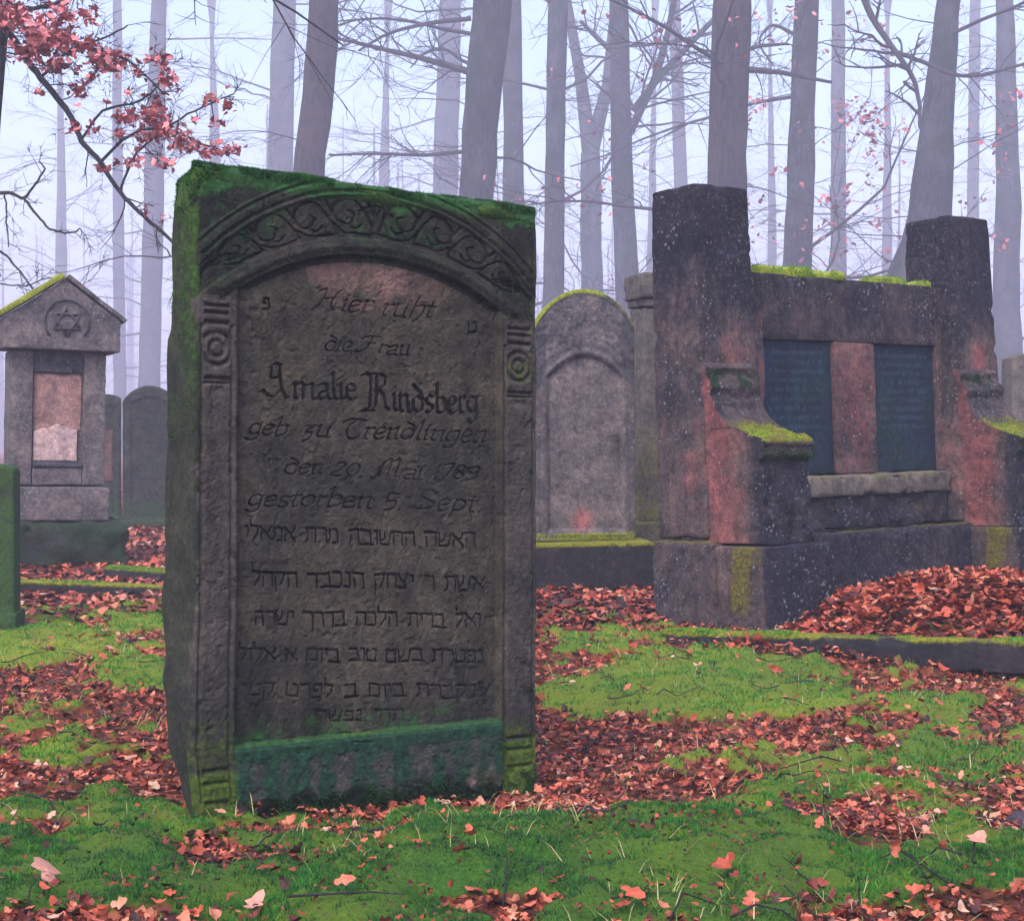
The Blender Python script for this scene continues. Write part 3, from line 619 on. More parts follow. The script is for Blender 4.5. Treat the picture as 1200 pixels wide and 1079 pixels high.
HEB = {
 'ך': (.7, [[(0, 1), (.55, 1), (.55, -.45)]]),
 'א': (.85, [[(0, 1), (.75, 0)], [(.7, 1), (.65, .7), (.48, .45)], [(.08, 0), (.05, .35), (.28, .6)]]), 'ב': (.8, [[(0, 1), (.55, 1), (.6, 0)], [(0, 0), (.75, 0)]]),
 'ג': (.55, [[(.1, 1), (.35, 1), (.35, .3), (.42, 0)], [(.35, .35), (.05, 0)]]), 'ד': (.75, [[(0, 1), (.7, 1)], [(.55, 1), (.55, 0)]]),
 'ה': (.8, [[(0, 1), (.65, 1), (.65, 0)], [(.1, .6), (.1, 0)]]), 'ו': (.35, [[(0, 1), (.2, 1), (.2, 0)]]), 'ז': (.4, [[(0, 1), (.3, 1)], [(.15, 1), (.15, 0)]]),
 'ח': (.8, [[(0, 1), (.65, 1), (.65, 0)], [(.08, 1), (.08, 0)]]), 'ט': (.8, [[(.05, 1), (.05, 0), (.65, 0), (.65, .9), (.4, 1)]]), 'י': (.32, [[(0, 1), (.18, 1), (.18, .6)]]),
 'כ': (.72, [[(0, 1), (.52, 1), (.58, .5), (.52, 0), (0, 0)]]), 'ל': (.68, [[(.05, 1.5), (.05, 1), (.55, 1), (.5, .5), (.2, 0)]]),
 'מ': (.8, [[(.05, 1), (.15, .4), (0, 0)], [(.1, .8), (.35, 1), (.62, .9), (.62, 0), (.3, 0)]]), 'ן': (.35, [[(0, 1), (.2, 1), (.2, -.45)]]), 'נ': (.52, [[(.1, 1), (.35, 1), (.35, 0), (0, 0)]]),
 'ע': (.75, [[(0, 1), (.15, .4), (.32, .15)], [(.6, 1), (.5, .4), (0, -.1)]]), 'פ': (.72, [[(.3, .55), (.08, .55), (.08, 1), (.55, 1), (.55, 0), (0, 0)]]), 'צ': (.75, [[(0, 1), (.55, 0), (0, 0)], [(.6, 1), (.38, .4)]]),
 'ק': (.75, [[(0, 1), (.62, 1), (.5, .4), (.35, .1)], [(.05, .6), (.05, -.4)]]), 'ר': (.7, [[(0, 1), (.5, 1), (.58, .8), (.58, 0)]]),
 'ש': (.95, [[(0, 1), (.1, 0), (.65, 0), (.82, 1)], [(.38, 1), (.35, .5), (.15, .3)]]), 'ת': (.8, [[(0, 1), (.65, 1), (.65, 0)], [(.15, 1), (.15, .1), (0, 0)]]),
 'ם': (.8, [[(0, 1), (.65, 1), (.65, 0), (.05, 0), (.05, 1)]]), ' ': (.55, []), '״': (.3, [[(.05, 1.2), (.02, 1)], [(.2, 1.2), (.17, 1)]]),
}
def stamp(img, x, y, a, b, th, val=1.0):
    """rotated elliptical nib stamp at face-plan pixel (x, y); a long, b short half-axis in pixels"""
    X = (x - RX0) * SS; Y = (y - RY0) * SS; a = a * SS; b = b * SS; r = int(max(a, b)) + 2
    x0, x1, y0, y1 = max(0, int(X) - r), min(LW, int(X) + r + 1), max(0, int(Y) - r), min(LH, int(Y) + r + 1)
    if x0 >= x1 or y0 >= y1: return
    yy, xx = np.mgrid[y0:y1, x0:x1]; dx = xx - X; dy = yy - Y; c, s = math.cos(th), math.sin(th)
    d = np.sqrt(((dx * c + dy * s) / a) ** 2 + ((-dx * s + dy * c) / b) ** 2)
    v = np.clip((1.25 - d) / .4, 0, 1) * val
    img[y0:y1, x0:x1] = np.maximum(img[y0:y1, x0:x1], v)
def stroke(img, pl, a, b, th, val=1.0):
    for (x0, y0), (x1, y1) in zip(pl[:-1], pl[1:]):
        n = max(2, int(math.hypot(x1 - x0, y1 - y0) * 1.8 / max(b, .4)))
        for k in range(n + 1): f = k / n; stamp(img, x0 + (x1 - x0) * f, y0 + (y1 - y0) * f, a, b, th, val)
def write(img, text, x0, x1, y0, y1, xh, table, a, b, th, slant=0., curvy=False, rtl=False, val=1.0):
    """text fitted between (x0,y0) and (x1,y1), the baseline"""
    ch = text[::-1] if rtl else text
    W = sum(table[c][0] for c in ch); k = (x1 - x0) / W; x = 0
    for c in ch:
        wd, st = table[c]
        for pl in st:
            P = []
            for (u, v) in (smoothpl(pl) if curvy else pl):
                X = x0 + (x + u) * k + slant * v * xh; P.append((X, y0 + (y1 - y0) * (X - x0) / (x1 - x0) - v * xh))
            stroke(img, P, a, b, th, val)
        x += wd
IMG = {}
def line(key): IMG[key] = np.zeros((LH, LW), np.float32); return IMG[key]
write(line(0), 'Hier ruht', 372, 512, 361, 372, 14, LAT, 1.3, .65, -.7, .45, True)
write(line(1), 'die Frau', 384, 484, 410, 414, 11, LAT, 1.1, .6, -.7, .4, True)
write(line(2), 'Amalie', 312, 424, 466, 469, 19, LAT, 2.0, .75, -.75)
write(IMG[2], 'Rindsberg', 432, 566, 480, 486, 21, LAT, 2.0, .75, -.75)
write(line(3), 'geb. zu Trendlingen', 292, 574, 508, 518, 13, LAT, 1.3, .65, -.7, .4, True)
write(line(4), 'den 20. Mai 1789', 336, 566, 556, 563, 12, LAT, 1.25, .65, -.7, .4, True)
write(line(5), 'gestorben 5. Sept.', 292, 570, 592, 600, 13, LAT, 1.3, .65, -.7, .4, True)
HN = (1.55, .7, math.pi / 2)
write(line(6), 'האשה החשובה מרת אמאלי', 290, 564, 633, 641, 16, HEB, *HN, rtl=True)
write(line(7), 'אשת ר יצחק הנכבד הקהל', 298, 574, 686, 692, 16, HEB, *HN, rtl=True)
write(line(8), 'ואל ברית הלכה בדרך ישרה', 302, 570, 732, 735, 15, HEB, *HN, rtl=True)
write(line(9), 'נפטרת בשם טוב ביום א אלול', 284, 574, 774, 776, 14, HEB, *HN, rtl=True)
write(line(10), 'ונקברת ביום ב לפרט קטן', 290, 572, 816, 817, 14, HEB, *HN, rtl=True)
write(line(11), 'תהי נפשה', 374, 480, 845, 845, 12, HEB, *HN, rtl=True)
write(line(12), 'תנצב״ה', 398, 444, 868, 868, 9, HEB, 1.2, .6, math.pi / 2, rtl=True)
write(line(13), 'פ', 312, 322, 360, 360, 12, HEB, 1.4, .7, math.pi / 2)
write(IMG[13], 'ט', 553, 565, 388, 388, 12, HEB, 1.4, .7, math.pi / 2)

def fuzz(V, Fc, w_, root, n, h, wd, v0, v1, seed, name='moss_fuzz', mat=None, clump=20.):
    """short moss blades rooted on a surface where w_ (per vertex) is high"""
    r = np.random.default_rng(seed); a, b, c, d = (V[Fc[:, k]] for k in range(4))
    nr = np.cross(c - a, d - b); ar = np.linalg.norm(nr, axis=1) + 1e-12; nr = nr / ar[:, None]
    wt = ar * np.clip(w_[Fc].mean(1) - .35, 0, 1); k = r.choice(len(Fc), n, p=wt / wt.sum())
    u, v = r.random(n)[:, None], r.random(n)[:, None]; P = (a[k] * (1 - u) + b[k] * u) * (1 - v) + (d[k] * (1 - u) + c[k] * u) * v
    keep = r.random(n) < ss(.35, .6, fbm(P, clump, seed, 2)); P = P[keep]; k = k[keep]; n = len(P)
    dr = nr[k] + np.array([0, 0, .5]) + r.normal(0, .5, (n, 3)); dr /= np.linalg.norm(dr, axis=1, keepdims=True)
    s_ = np.cross(dr, r.normal(0, 1, (n, 3))); s_ /= np.linalg.norm(s_, axis=1, keepdims=True); s_ *= wd; hh = (h * r.uniform(.4, 1.2, n))[:, None]
    T_ = np.stack([P - s_ - nr[k] * .001, P + s_ - nr[k] * .001, P + dr * hh], 1).reshape(-1, 3)
    val = np.clip(v0 + (v1 - v0) * fbm(P, 30, seed + 1, 2) + r.normal(0, .06, n), 0, 1)
    obj(name, mesh(T_, np.arange(3 * n).reshape(n, 3), {'rnd': np.repeat(val, 3)}, smooth=False), mat or M_MOSS, root, kind='stuff')
# ------------------------------------------------------------------ the big headstone
MS = dict(X=-.7298, Y=3.4994, Z=-.033, yaw=.6109, rx=-.0298, ry=.0205, W=.9791, T=.135, H=1.5635)
MR = Rz(MS['yaw']) @ Rx(MS['rx']) @ Ry(MS['ry']); MP = np.array([MS['X'], MS['Y'], MS['Z']])
def face_px(x, z):
    P = np.stack([x, x * 0, z], -1) @ MR.T + MP; return to_px(P)
def inv_face(px, py):
    d = at(px, py, 1.0) - np.array([0, 0, H]); n = MR[:, 1]; t = ((MP - np.array([0, 0, H])) @ n) / (d @ n)
    q = (np.array([0, 0, H]) + d * t - MP) @ MR; return q[0], q[2]
import mathutils
def rot_euler(M): return mathutils.Matrix(M.tolist()).to_euler()
def headstone():
    W, Hh = MS['W'], MS['H']
    root = thing('headstone', 'tall dark headstone with arched panel of engraved script and Hebrew, moss along its top', 'headstone', MP, rot_euler(MR))
    nx, nz = 600, 950
    x = np.linspace(0, W, nx); z = np.linspace(0, Hh, nz); X, Z = np.meshgrid(x, z, indexing='xy')
    px, py = face_px(X, Z)
    # key positions on the face
    lx, lz = inv_face(285, 333); rx_, rz_ = inv_face(588, 368)      # spring points of the inner arch
    ax_, az = inv_face(432, 297)
    pl, _ = inv_face(277, 600); pr, _ = inv_face(588, 600)           # panel sides
    _, bz = inv_face(430, 862); _, bz2 = inv_face(430, 872)
    cx = (pl + pr) / 2; hw = (pr - pl) / 2; sp = (lz + rz_) / 2 ; rise = az - sp
    Rin = (hw ** 2 + rise ** 2) / (2 * rise); cz = az - Rin          # circle of the inner arch
    rr = np.hypot(X - cx, Z - cz)
    inpanel = np.minimum(np.minimum(X - pl, pr - X), np.minimum(Rin - rr, Z - bz))   # distance inside the recess
    dep = np.zeros_like(X)
    dep += .017 * ss(0, .010, inpanel)                               # recess, 22 mm deep
    # moulding round the arch
    up = ss(-.02, .02, Z - sp)
    q = rr - Rin
    dep -= .006 * np.exp(-((q - .018) / .010) ** 2) * ss(-.005, .01, Z - sp + .01)
    # outer arc, band between carries the vine
    ox, oz = inv_face(430, 212); Rout = oz - cz
    # outer arc is flatter and meets the edges
    e0 = inv_face(236, 272); e1 = inv_face(628, 338); ez = (e0[1] + e1[1]) / 2
    hw2 = W / 2 - .01; rise2 = oz - ez; R2 = (hw2 ** 2 + rise2 ** 2) / (2 * rise2); cz2 = oz - R2
    r2 = np.hypot(X - W / 2, Z - cz2); q2 = r2 - R2
    dep += (Z > ez - .02) * (.006 * np.exp(-((q2 - .004) / .0045) ** 2) + .006 * np.exp(-((q2 + .022) / .0045) ** 2) + .004 * ss(.010, .016, q2))
    band = ss(0, .008, -q2 - .03) * ss(0, .008, q - .034) * ss(0, .01, Z - (sp - .07)); dep += .006 * band
    # pilasters: two flat shafts with a groove either side
    for s0, s1 in ((.018, pl - .012), (pr + .012, W - .018)):
        for g in (s0, s1):
            dep += .006 * np.exp(-((X - g) / .0045) ** 2) * (Z < sp - .09) * (Z > bz - .12)
        cc = (s0 + s1) / 2; hw_ = (s1 - s0) / 2
        inb = (X > s0 + .006) & (X < s1 - .006)
        for k, (dz, wd) in enumerate(((-.045, .004), (-.062, .004), (-.085, .005), (-.215, .005), (-.225, .004))):   # capital mouldings
            dep += .010 * np.exp(-((Z - sp - dz) / wd) ** 2) * inb
        # carved drop below the capital: rings
        rc = np.hypot((X - cc), (Z - (sp - .145)) * 1.0)
        dep += inb * .009 * (np.exp(-((rc - .038) / .0055) ** 2) + np.exp(-((rc - .018) / .005) ** 2)) * (np.abs(Z - sp + .145) < .055)
        dep += .007 * np.exp(-((Z - sp + .24) / .010) ** 2) * inb * (np.abs(X - cc) < hw_ * .5)
        for dz in (-.045, -.075, -.12):                                # base mouldings
            dep += .008 * np.exp(-((Z - bz - dz) / .005) ** 2) * inb
    # plinth at the foot of the panel
    pinn = (X > pl) & (X < pr)
    dep -= .011 * ss(0, .006, bz - Z) * ss(0, .012, np.minimum(X - pl, pr - X) + .006) * (Z < bz + .01)
    # carved vine: leaf loops drawn along the band
    orn = np.zeros((LH, LW), np.float32)
    def bp(a, f):   # a: angle from the crown in radians (left negative), f: 0 inner .. 1 outer
        ri = Rin + .04; 
        xx = cx + ri * math.sin(a); zz = cz + ri * math.cos(a)
        dx_, dz_ = math.sin(a), math.cos(a)
        # distance to the outer arc along the ray
        lo, hi = 0., .5
        for _ in range(18):
            mid = (lo + hi) / 2
            if math.hypot(xx + dx_ * mid - W / 2, zz + dz_ * mid - cz2) < R2 - .03: lo = mid
            else: hi = mid
        xx += dx_ * lo * f; zz += dz_ * lo * f
        xx = min(max(xx, .012), W - .012)
        a_, b_ = face_px(np.array([xx]), np.array([zz])); return float(a_[0]), float(b_[0])
    A = math.asin(min(.99, (hw + .03) / (Rin + .04)))
    def orl(pts, a=1.7, b=.8): stroke(orn, smoothpl([bp(p, f) for p, f in pts], 5), a, b, .3)
    for sgn in (-1, 1):
        for k in range(4):
            c = sgn * A * (k + .55) / 4.2; s = A / 8.5 * sgn
            orl([(c - s, .1), (c - s * .6, .55), (c, .9), (c + s * .8, .8), (c + s, .45), (c + s * .4, .3), (c, .5), (c + s * .25, .62)])
            orl([(c - s, .1), (c - s * .2, .08), (c + s * .6, .12), (c + s * 1.1, .3)])
            orl([(c - s * .7, .9), (c - s * .9, .65), (c - s * 1.1, .4)]); orl([(c + s * .4, .95), (c + s * 1.1, .7)])
            orl([(c - s * .3, .3), (c, .2), (c + s * .3, .25)], 1.3, .8)
        for k in range(5):   # long leaves towards the springing
            c = sgn * A * (.80 + .05 * k); orl([(c, .05 + .1 * k), (c + sgn * .05, .4 + .08 * k), (c + sgn * .12, .75)])
    orl([(-.02, .05), (0, .5), (-.01, .95)]); orl([(.05, .1), (.03, .5), (.06, .9)]); orl([(-.06, .6), (0, .75), (.06, .6)])
    wb = np.stack([X, Z, X * 0], -1)
    fx = (px - RX0 + (fbm(wb, 16, 91, 2) - .5) * 3.5) * SS; fy = (py - RY0 + (fbm(wb, 13, 92, 2) - .5) * 4.5 + (fbm(wb, 60, 93, 1) - .5) * 1.6) * SS
    ix = np.clip(fx.astype(int), 0, LW - 1); iy = np.clip(fy.astype(int), 0, LH - 1)
    wr = .6 + .6 * fbm(np.stack([X, Z, X * 0], -1), 6, 77, 2)
    og = orn[iy, ix]; dep += .010 * og * ss(0, .01, Z - (sp - .05)) * wr
    P3 = np.stack([X, Z, X * 0], -1)
    dep += (fbm(P3, 22, 5, 3) - .5) * .004 + (fbm(P3, 160, 6, 2) - .5) * .0030
    # flaking and pits
    pit = ss(.68, .8, fbm(P3, 45, 9, 2)); dep += .003 * pit
    # broken foot of the plinth
    fn = fbm(np.stack([X, X * 0, X * 0], -1), 14, 12, 3); brk = ss(0, .03, (.055 + .09 * (fn - .5) + .03 * (1 - ss(.2, .5, X / W))) - Z)
    dep += .018 * brk * pinn
    reg = np.full(X.shape, 0, np.int32)      # 0 frame
    wornt = ss(.28, .55, fbm(P3, 18, 55, 3))
    tm = {}
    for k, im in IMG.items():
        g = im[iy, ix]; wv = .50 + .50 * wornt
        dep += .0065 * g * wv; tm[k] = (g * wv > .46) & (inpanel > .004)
    reg[(X < pl - .004) & (Z < sp - .03)] = 2; reg[(X > pr + .004) & (Z < sp - .03)] = 3
    reg[(inpanel > .002)] = 1
    reg[(Z < bz) & pinn] = 4
    reg[(Z >= sp - .03) & (q > .03) & (q2 < .006) & (inpanel <= 0)] = 5
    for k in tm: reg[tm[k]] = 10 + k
    # edge rounding and outline wear
    ed = np.minimum(np.minimum(X, W - X), Hh - Z)
    wob = (fbm(P3, 8, 15, 3) - .5) * .012
    dep += .016 * np.exp(-ed / .006) + .010 * ss(.0, .02, .012 + wob - ed)
    # outline: the foot of the left side is broken away, edges slightly uneven
    cut = np.interp(Z, [0, .06, .12, .2, .3, .5, Hh], [.018, .010, .004, -.004, -.004, 0, 0])
    wx = (fbm(np.stack([Z, Z * 0, Z * 0], -1), 5, 18, 3) - .5) * .008
    Xo = X + (1 - X / W) ** 4 * (cut + wx) + (X / W) ** 6 * wx
    Zo = Z - .006 * np.exp(-(X / .03)) * (Z / Hh) ** 8 + (Z / Hh) ** 8 * (fbm(np.stack([X, X * 0 + 3, X * 0], -1), 7, 19, 3) - .6) * .014
    # stains and dark tones, with contact shade painted in at the foot
    n1 = fbm(P3, 3.5, 41, 4); n2 = fbm(P3, 9, 42, 3)
    top = 1 - ss(0, .09, (Hh - Z) - .06 * (n2 - .4)); crn = 1 - ss(.02, .16, np.hypot(np.minimum(X, W - X) * .8, Hh - Z))
    moss = np.clip(.95 * top + .4 * crn * n1 * 2, 0, 1)
    moss = np.maximum(moss, .35 * ss(.5, .65, n1) * (Z > sp))
    ledge = (1 - ss(0, .05, np.abs(Z - bz + .012))) * pinn; moss = np.maximum(moss, ledge * .85)
    stv = fbm(np.stack([X * 26, Z * 2.2, X * 0], -1), 1, 47, 3)
    moss = np.maximum(moss, (Z < bz) * pinn * (.10 + .85 * stv + .25 * (Z > bz - .03)) * (1 - brk))
    lowp = (1 - ss(0, .16, Z - .0)) * (~pinn); moss = np.maximum(moss, .95 * (1 - ss(bz - .09, bz - .01, Z)) * (~pinn))
    moss = np.maximum(moss, .5 * (X > pr) * (1 - ss(.3, .7, np.abs(Z - sp + .12) / .35)) * n2 * 1.4)
    moss = np.maximum(moss, .45 * ss(.45, .6, n1) * (1 - ss(0, .2, Z - bz)))
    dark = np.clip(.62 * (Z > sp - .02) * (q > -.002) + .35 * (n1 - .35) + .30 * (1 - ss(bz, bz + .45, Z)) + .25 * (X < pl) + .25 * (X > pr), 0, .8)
    dark = np.maximum(dark, .9 * ((q < 0) & (q > -.02) & (Z > sp)))  # darker rim just inside the arch edge
    streak = fbm(np.stack([X * 9, Z * .6, X * 0], -1), 1, 46, 3); dark = np.clip(dark + .35 * ss(.5, .7, streak) * (inpanel > 0), 0, 1)
    pink = .75 * (1 - ss(.02, .16, np.hypot((X - cx) * .5, Z - az + .03))) * (inpanel > .01) + .25 * (n2 > .55) * (inpanel > 0) * (Z > .8)
    dark = np.maximum(dark, .9 * (1 - ss(.03, .13, Z + .05 * (n2 - .5)))); moss = moss * (1 - .6 * (1 - ss(.02, .08, Z)) * pinn)  # dark foot band: dirt plus contact shadow painted into the colour
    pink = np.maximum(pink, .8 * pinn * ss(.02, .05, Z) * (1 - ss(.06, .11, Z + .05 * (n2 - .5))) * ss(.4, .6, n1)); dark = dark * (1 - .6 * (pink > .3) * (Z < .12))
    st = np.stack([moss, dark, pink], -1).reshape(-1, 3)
    V = np.stack([Xo, dep, Zo], -1).reshape(-1, 3)
    idx = np.arange(nx * nz).reshape(nz, nx)
    Q = np.stack([idx[:-1, :-1], idx[:-1, 1:], idx[1:, 1:], idx[1:, :-1]], -1).reshape(-1, 4)
    rq = reg[:-1, :-1].ravel()
    names = {0: 'face_border', 1: 'text_panel', 2: 'pilaster', 3: 'pilaster', 4: 'plinth', 5: 'carved_arch'}
    for r in np.unique(rq):
        q_ = Q[rq == r]; u, inv = np.unique(q_, return_inverse=True)
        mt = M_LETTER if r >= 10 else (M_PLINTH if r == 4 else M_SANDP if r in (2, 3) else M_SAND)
        obj(names.get(int(r), 'engraved_line'), mesh(V[u], inv.reshape(-1, 4), {'stain_shade': st[u]}), mt, root, kind='stuff' if r >= 10 else None)
    # body behind the carved face
    T_ = MS['T']; bv, bf = block(W, T_, Hh, .022, .014, .006, 3, 7)
    bv[:, 0] += W / 2; bv[:, 1] += T_ / 2 + .004; bv[:, 1] = np.where(bv[:, 1] < T_ * .4, np.maximum(bv[:, 1], .05 * ((bv[:, 0] > .03) & (bv[:, 0] < W - .03) & (bv[:, 2] < Hh - .04)) + bv[:, 1]), bv[:, 1])
    f = bv[:, 1] / T_; zz = bv[:, 2]
    lft = (1 - np.clip(bv[:, 0] / W, 0, 1)) ** 2
    bulge = np.interp(zz, [0, .08, .2, .35, .6, 1.1, 1.4, Hh], [.06, .03, -.010, -.022, -.024, -.016, -.004, .004])
    bv[:, 0] += lft * f * bulge + (lft > .9) * (f < .3) * np.interp(zz, [0, .06, .12, .2, .5], [.018, .010, .004, 0, 0])
    bv[:, 2] -= (zz / Hh) ** 10 * (.006 + .014 * f + .004 * fbm(bv + 9, 6, 31, 2) + .008 * fbm(bv, 6, 30, 2))
    mz = np.clip(1 - ss(.0, .12, Hh - bv[:, 2]) + (bv[:, 0] < .03) * (.30 + .5 * ss(.7, 1.5, bv[:, 2])) * (1 - .5 * f), 0, 1)
    fuzz(bv, bf, mz * (zz > Hh - .10) * .9 + .45 * (bv[:, 0] < .02) * (zz > .9), root, 26000, .006, .0014, .05, .55, 5)
    fs = np.abs(V[:, 2] - Hh) < .05; q_ = Q[::1]; sel = fs[q_].all(1)
    u_, inv_ = np.unique(q_[sel], return_inverse=True); fuzz(V[u_], inv_.reshape(-1, 4), np.clip(moss.ravel()[u_], 0, 1) * ss(Hh - .05, Hh - .01, V[u_, 2]), root, 16000, .006, .0014, .05, .5, 6)
    foot = (V[:, 2] < .09); sel = foot[Q].all(1); u_, inv_ = np.unique(Q[sel], return_inverse=True)
    fuzz(V[u_], inv_.reshape(-1, 4), 1.35 - ss(.01, .09, V[u_, 2]), root, 14000, .010, .0018, .0, .35, 7)
    obj('slab', mesh(bv, bf, {'stain_shade': np.stack([mz * .85, np.full(len(bv), .35), mz * 0], 1)}), M_SANDSIDE, root)
M_SANDP = stone('pilaster_sandstone', (.07, .058, .055), (.034, .032, .034), moss=(.05, .085, .012), dark=(.010, .014, .013), moss2=(.11, .16, .015), bump=.45, streak=.3)
M_PLINTH = stone('algae_plinth', (.028, .036, .034), (.06, .052, .056), moss=(.010, .042, .024), dark=(.007, .012, .012), red=(.2, .13, .14), moss2=(.020, .085, .042), bump=.5)
M_SANDSIDE = stone('headstone_side', (.036, .038, .028), (.022, .026, .022), moss=(.035, .075, .014), dark=(.014, .018, .016), bump=.6, moss2=(.08, .15, .03))
headstone()

# ------------------------------------------------------------------ twin pillar tomb on the right
RM = dict(X=.923, Y=7.2, Z=.004, yaw=.656, rx=-.038, ry=-.013)
RR = Rz(RM['yaw']) @ Rx(RM['rx']) @ Ry(RM['ry']); RP = np.array([RM['X'], RM['Y'], RM['Z']])
def stainf(V, fn):
    return {'stain_shade': np.clip(fn(V), 0, 1)}
def put(name, dims, pos, root, mat, res=.03, e=.012, wear=.005, seed=0, warp=None, fn=None, **k):
    V, Fc = block(*dims, res, e, wear, seed)
    V[:, 0] += pos[0] + dims[0] / 2; V[:, 1] += pos[1] + dims[1] / 2; V[:, 2] += pos[2]
    if warp: V = warp(V)
    at_ = stainf(V, fn) if fn else None
    return obj(name, mesh(V, Fc, at_), mat, root, **k)
def tomb():
    root = thing('twin_pillar_tomb', 'broad stained tomb with two tall pillars, scrolled wings and two blue-black tablets', 'tomb', RP, rot_euler(RR))
    w_, d_, L_, Hp, s_, Hw = .37, .30, 1.936, 2.10, .075, 1.716
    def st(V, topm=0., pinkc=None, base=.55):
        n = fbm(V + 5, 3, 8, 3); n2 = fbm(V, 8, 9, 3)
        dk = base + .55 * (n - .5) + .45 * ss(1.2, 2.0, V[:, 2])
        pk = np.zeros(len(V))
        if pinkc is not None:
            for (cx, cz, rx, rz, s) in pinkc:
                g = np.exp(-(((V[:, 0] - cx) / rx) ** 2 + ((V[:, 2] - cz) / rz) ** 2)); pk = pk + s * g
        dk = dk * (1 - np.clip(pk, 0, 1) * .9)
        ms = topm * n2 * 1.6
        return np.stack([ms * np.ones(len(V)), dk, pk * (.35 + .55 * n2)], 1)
    for k, x0 in enumerate((0, L_)):
        def wp(V, x0=x0):
            f = V[:, 2] / Hp; V = V.copy()
            V[:, 0] += (1 - f) * .03 * np.sign(V[:, 0] - x0 - w_ / 2) * 1.0
            V[:, 1] -= (1 - f) * .05 * (V[:, 1] < d_ / 2)
            return V
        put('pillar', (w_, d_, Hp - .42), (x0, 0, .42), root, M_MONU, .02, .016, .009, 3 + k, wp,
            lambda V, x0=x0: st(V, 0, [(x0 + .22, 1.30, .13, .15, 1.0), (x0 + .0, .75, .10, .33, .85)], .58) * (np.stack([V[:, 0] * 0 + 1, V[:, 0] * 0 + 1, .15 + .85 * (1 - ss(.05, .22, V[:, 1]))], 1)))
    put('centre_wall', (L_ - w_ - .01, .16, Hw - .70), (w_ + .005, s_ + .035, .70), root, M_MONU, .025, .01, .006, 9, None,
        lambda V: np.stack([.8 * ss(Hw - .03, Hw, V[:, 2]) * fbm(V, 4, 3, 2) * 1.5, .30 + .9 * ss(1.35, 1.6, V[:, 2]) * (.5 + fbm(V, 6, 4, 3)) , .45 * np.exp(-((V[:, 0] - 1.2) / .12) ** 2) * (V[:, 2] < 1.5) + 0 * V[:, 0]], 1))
    # flat faces framing the sunk tablets: strips stand proud of the tablets
    t1, t2, t3, t4, zt, zb = .512, 1.036, 1.354, 1.878, 1.381, .703
    sf = lambda V: np.stack([0 * V[:, 0], .25 + .5 * (fbm(V, 3, 8, 3) - .4) + .5 * ss(1.42, 1.55, V[:, 2]), .28 + .25 * fbm(V, 5, 12, 3) + .1 * np.exp(-((V[:, 0] - 1.2) / .15) ** 2)], 1)
    zlo, zhi = .70, Hw - .008
    for (a, b, c, d) in ((w_ - .01, t1, zlo, zhi), (t2, t3, zlo, zt), (t4, L_ + .01, zlo, zhi)):
        put('mullion', (b - a, .05, d - c), (a, s_ - .012, c), root, M_MONU, .025, .007, .004, int(a * 10) + 2, None, sf)
    put('lintel', (t4 - t1 - .004, .05, zhi - zt), (t1 + .002, s_ - .010, zt), root, M_MONU, .025, .007, .006, 17, None, lambda V: np.stack([0 * V[:, 0], .62 + .5 * (fbm(V, 7, 8, 3) - .5), .3 * fbm(V, 5, 12, 3)], 1))
    for a, b in ((t1, t2), (t3, t4)):
        tb = put('tablet', (b - a - .006, .02, zt - zb - .004), (a + .003, s_ + .014, zb + .002), root, M_TAB, .04, .004, .0008, int(a * 9), None, lambda V: np.stack([0 * V[:, 0], .3 * fbm(V, 3, 3, 2), 0 * V[:, 0]], 1))
        acc = Acc(); rnd = np.random.default_rng(int(a * 100)); z = zt - .07
        while z > zb + .22:
            x = a + .05 + rnd.uniform(0, .03); xe = b - .05 - rnd.uniform(0, .06)
            while x < xe:
                wl = rnd.uniform(.008, .018)
                for (dx, dz, ww, hh) in ((0, 0, .003, .019), (wl * .7, 0, .003, .019), (0, .016 if rnd.random() < .6 else .001, wl, .003)):
                    v, f = block(ww, .0012, hh, .05, .0003, 0, 0); v[:, 0] += x + dx; v[:, 1] += s_ + .0136; v[:, 2] += z + dz
                    Vb = np.array([(x + dx, s_ + .0130, z + dz), (x + dx + ww, s_ + .0130, z + dz), (x + dx + ww, s_ + .0130, z + dz + hh), (x + dx, s_ + .0130, z + dz + hh)])
                    acc.add(Vb, np.array([[0, 1, 2, 3]]))
                x += wl + .007 + (.02 if rnd.random() < .18 else 0)
            z -= .047
        obj('inscription', acc.mesh(smooth=False), M_TABTXT, root, kind='stuff')
    # sill, rough panel and base
    mg = lambda V: np.stack([.50 * fbm(V, 6, 2, 3) + .12 * ss(.66, .70, V[:, 2]), .45 * fbm(V, 4, 5, 2), .15 * fbm(V, 5, 12, 3)], 1)
    put('sill', (L_ - w_ - .03, .20, .115), (w_ + .015, s_ - .06, .583), root, M_GREYW, .015, .02, .018, 21, None, mg)
    put('rough_panel', (L_ - w_ - .03, .16, .165), (w_ + .015, s_ - .035, .420), root, M_MONU, .015, .012, .022, 22, None, lambda V: np.stack([.5 * fbm(V, 9, 2, 3), .75 + 0 * V[:, 0], 0 * V[:, 0]], 1))
    put('base', (L_ + w_ + .14, .42, .43), (-.05, -.10, -.02), root, M_MONU, .02, .018, .014, 23, None, lambda V: np.stack([.75 * ss(.39, .41, V[:, 2]) * fbm(V, 5, 2, 3) + .45 * (V[:, 0] < -.03) * ss(.45, .7, fbm(V * [0, 8, .8], 1, 66, 2)), .80 - .35 * (V[:, 0] < .05), 0 * V[:, 0]], 1))
    # scrolled wings: side profile (y forward negative, z), extruded in x
    prof_y = [0.02, -.02, -.045, -.04, -.06, -.085, -.075, -.10, -.135, -.19, -.25, -.31, -.365, -.40, -.41]
    prof_z = [1.26, 1.25, 1.225, 1.19, 1.17, 1.13, 1.09, 1.03, .985, .945, .915, .895, .885, .87, .85]
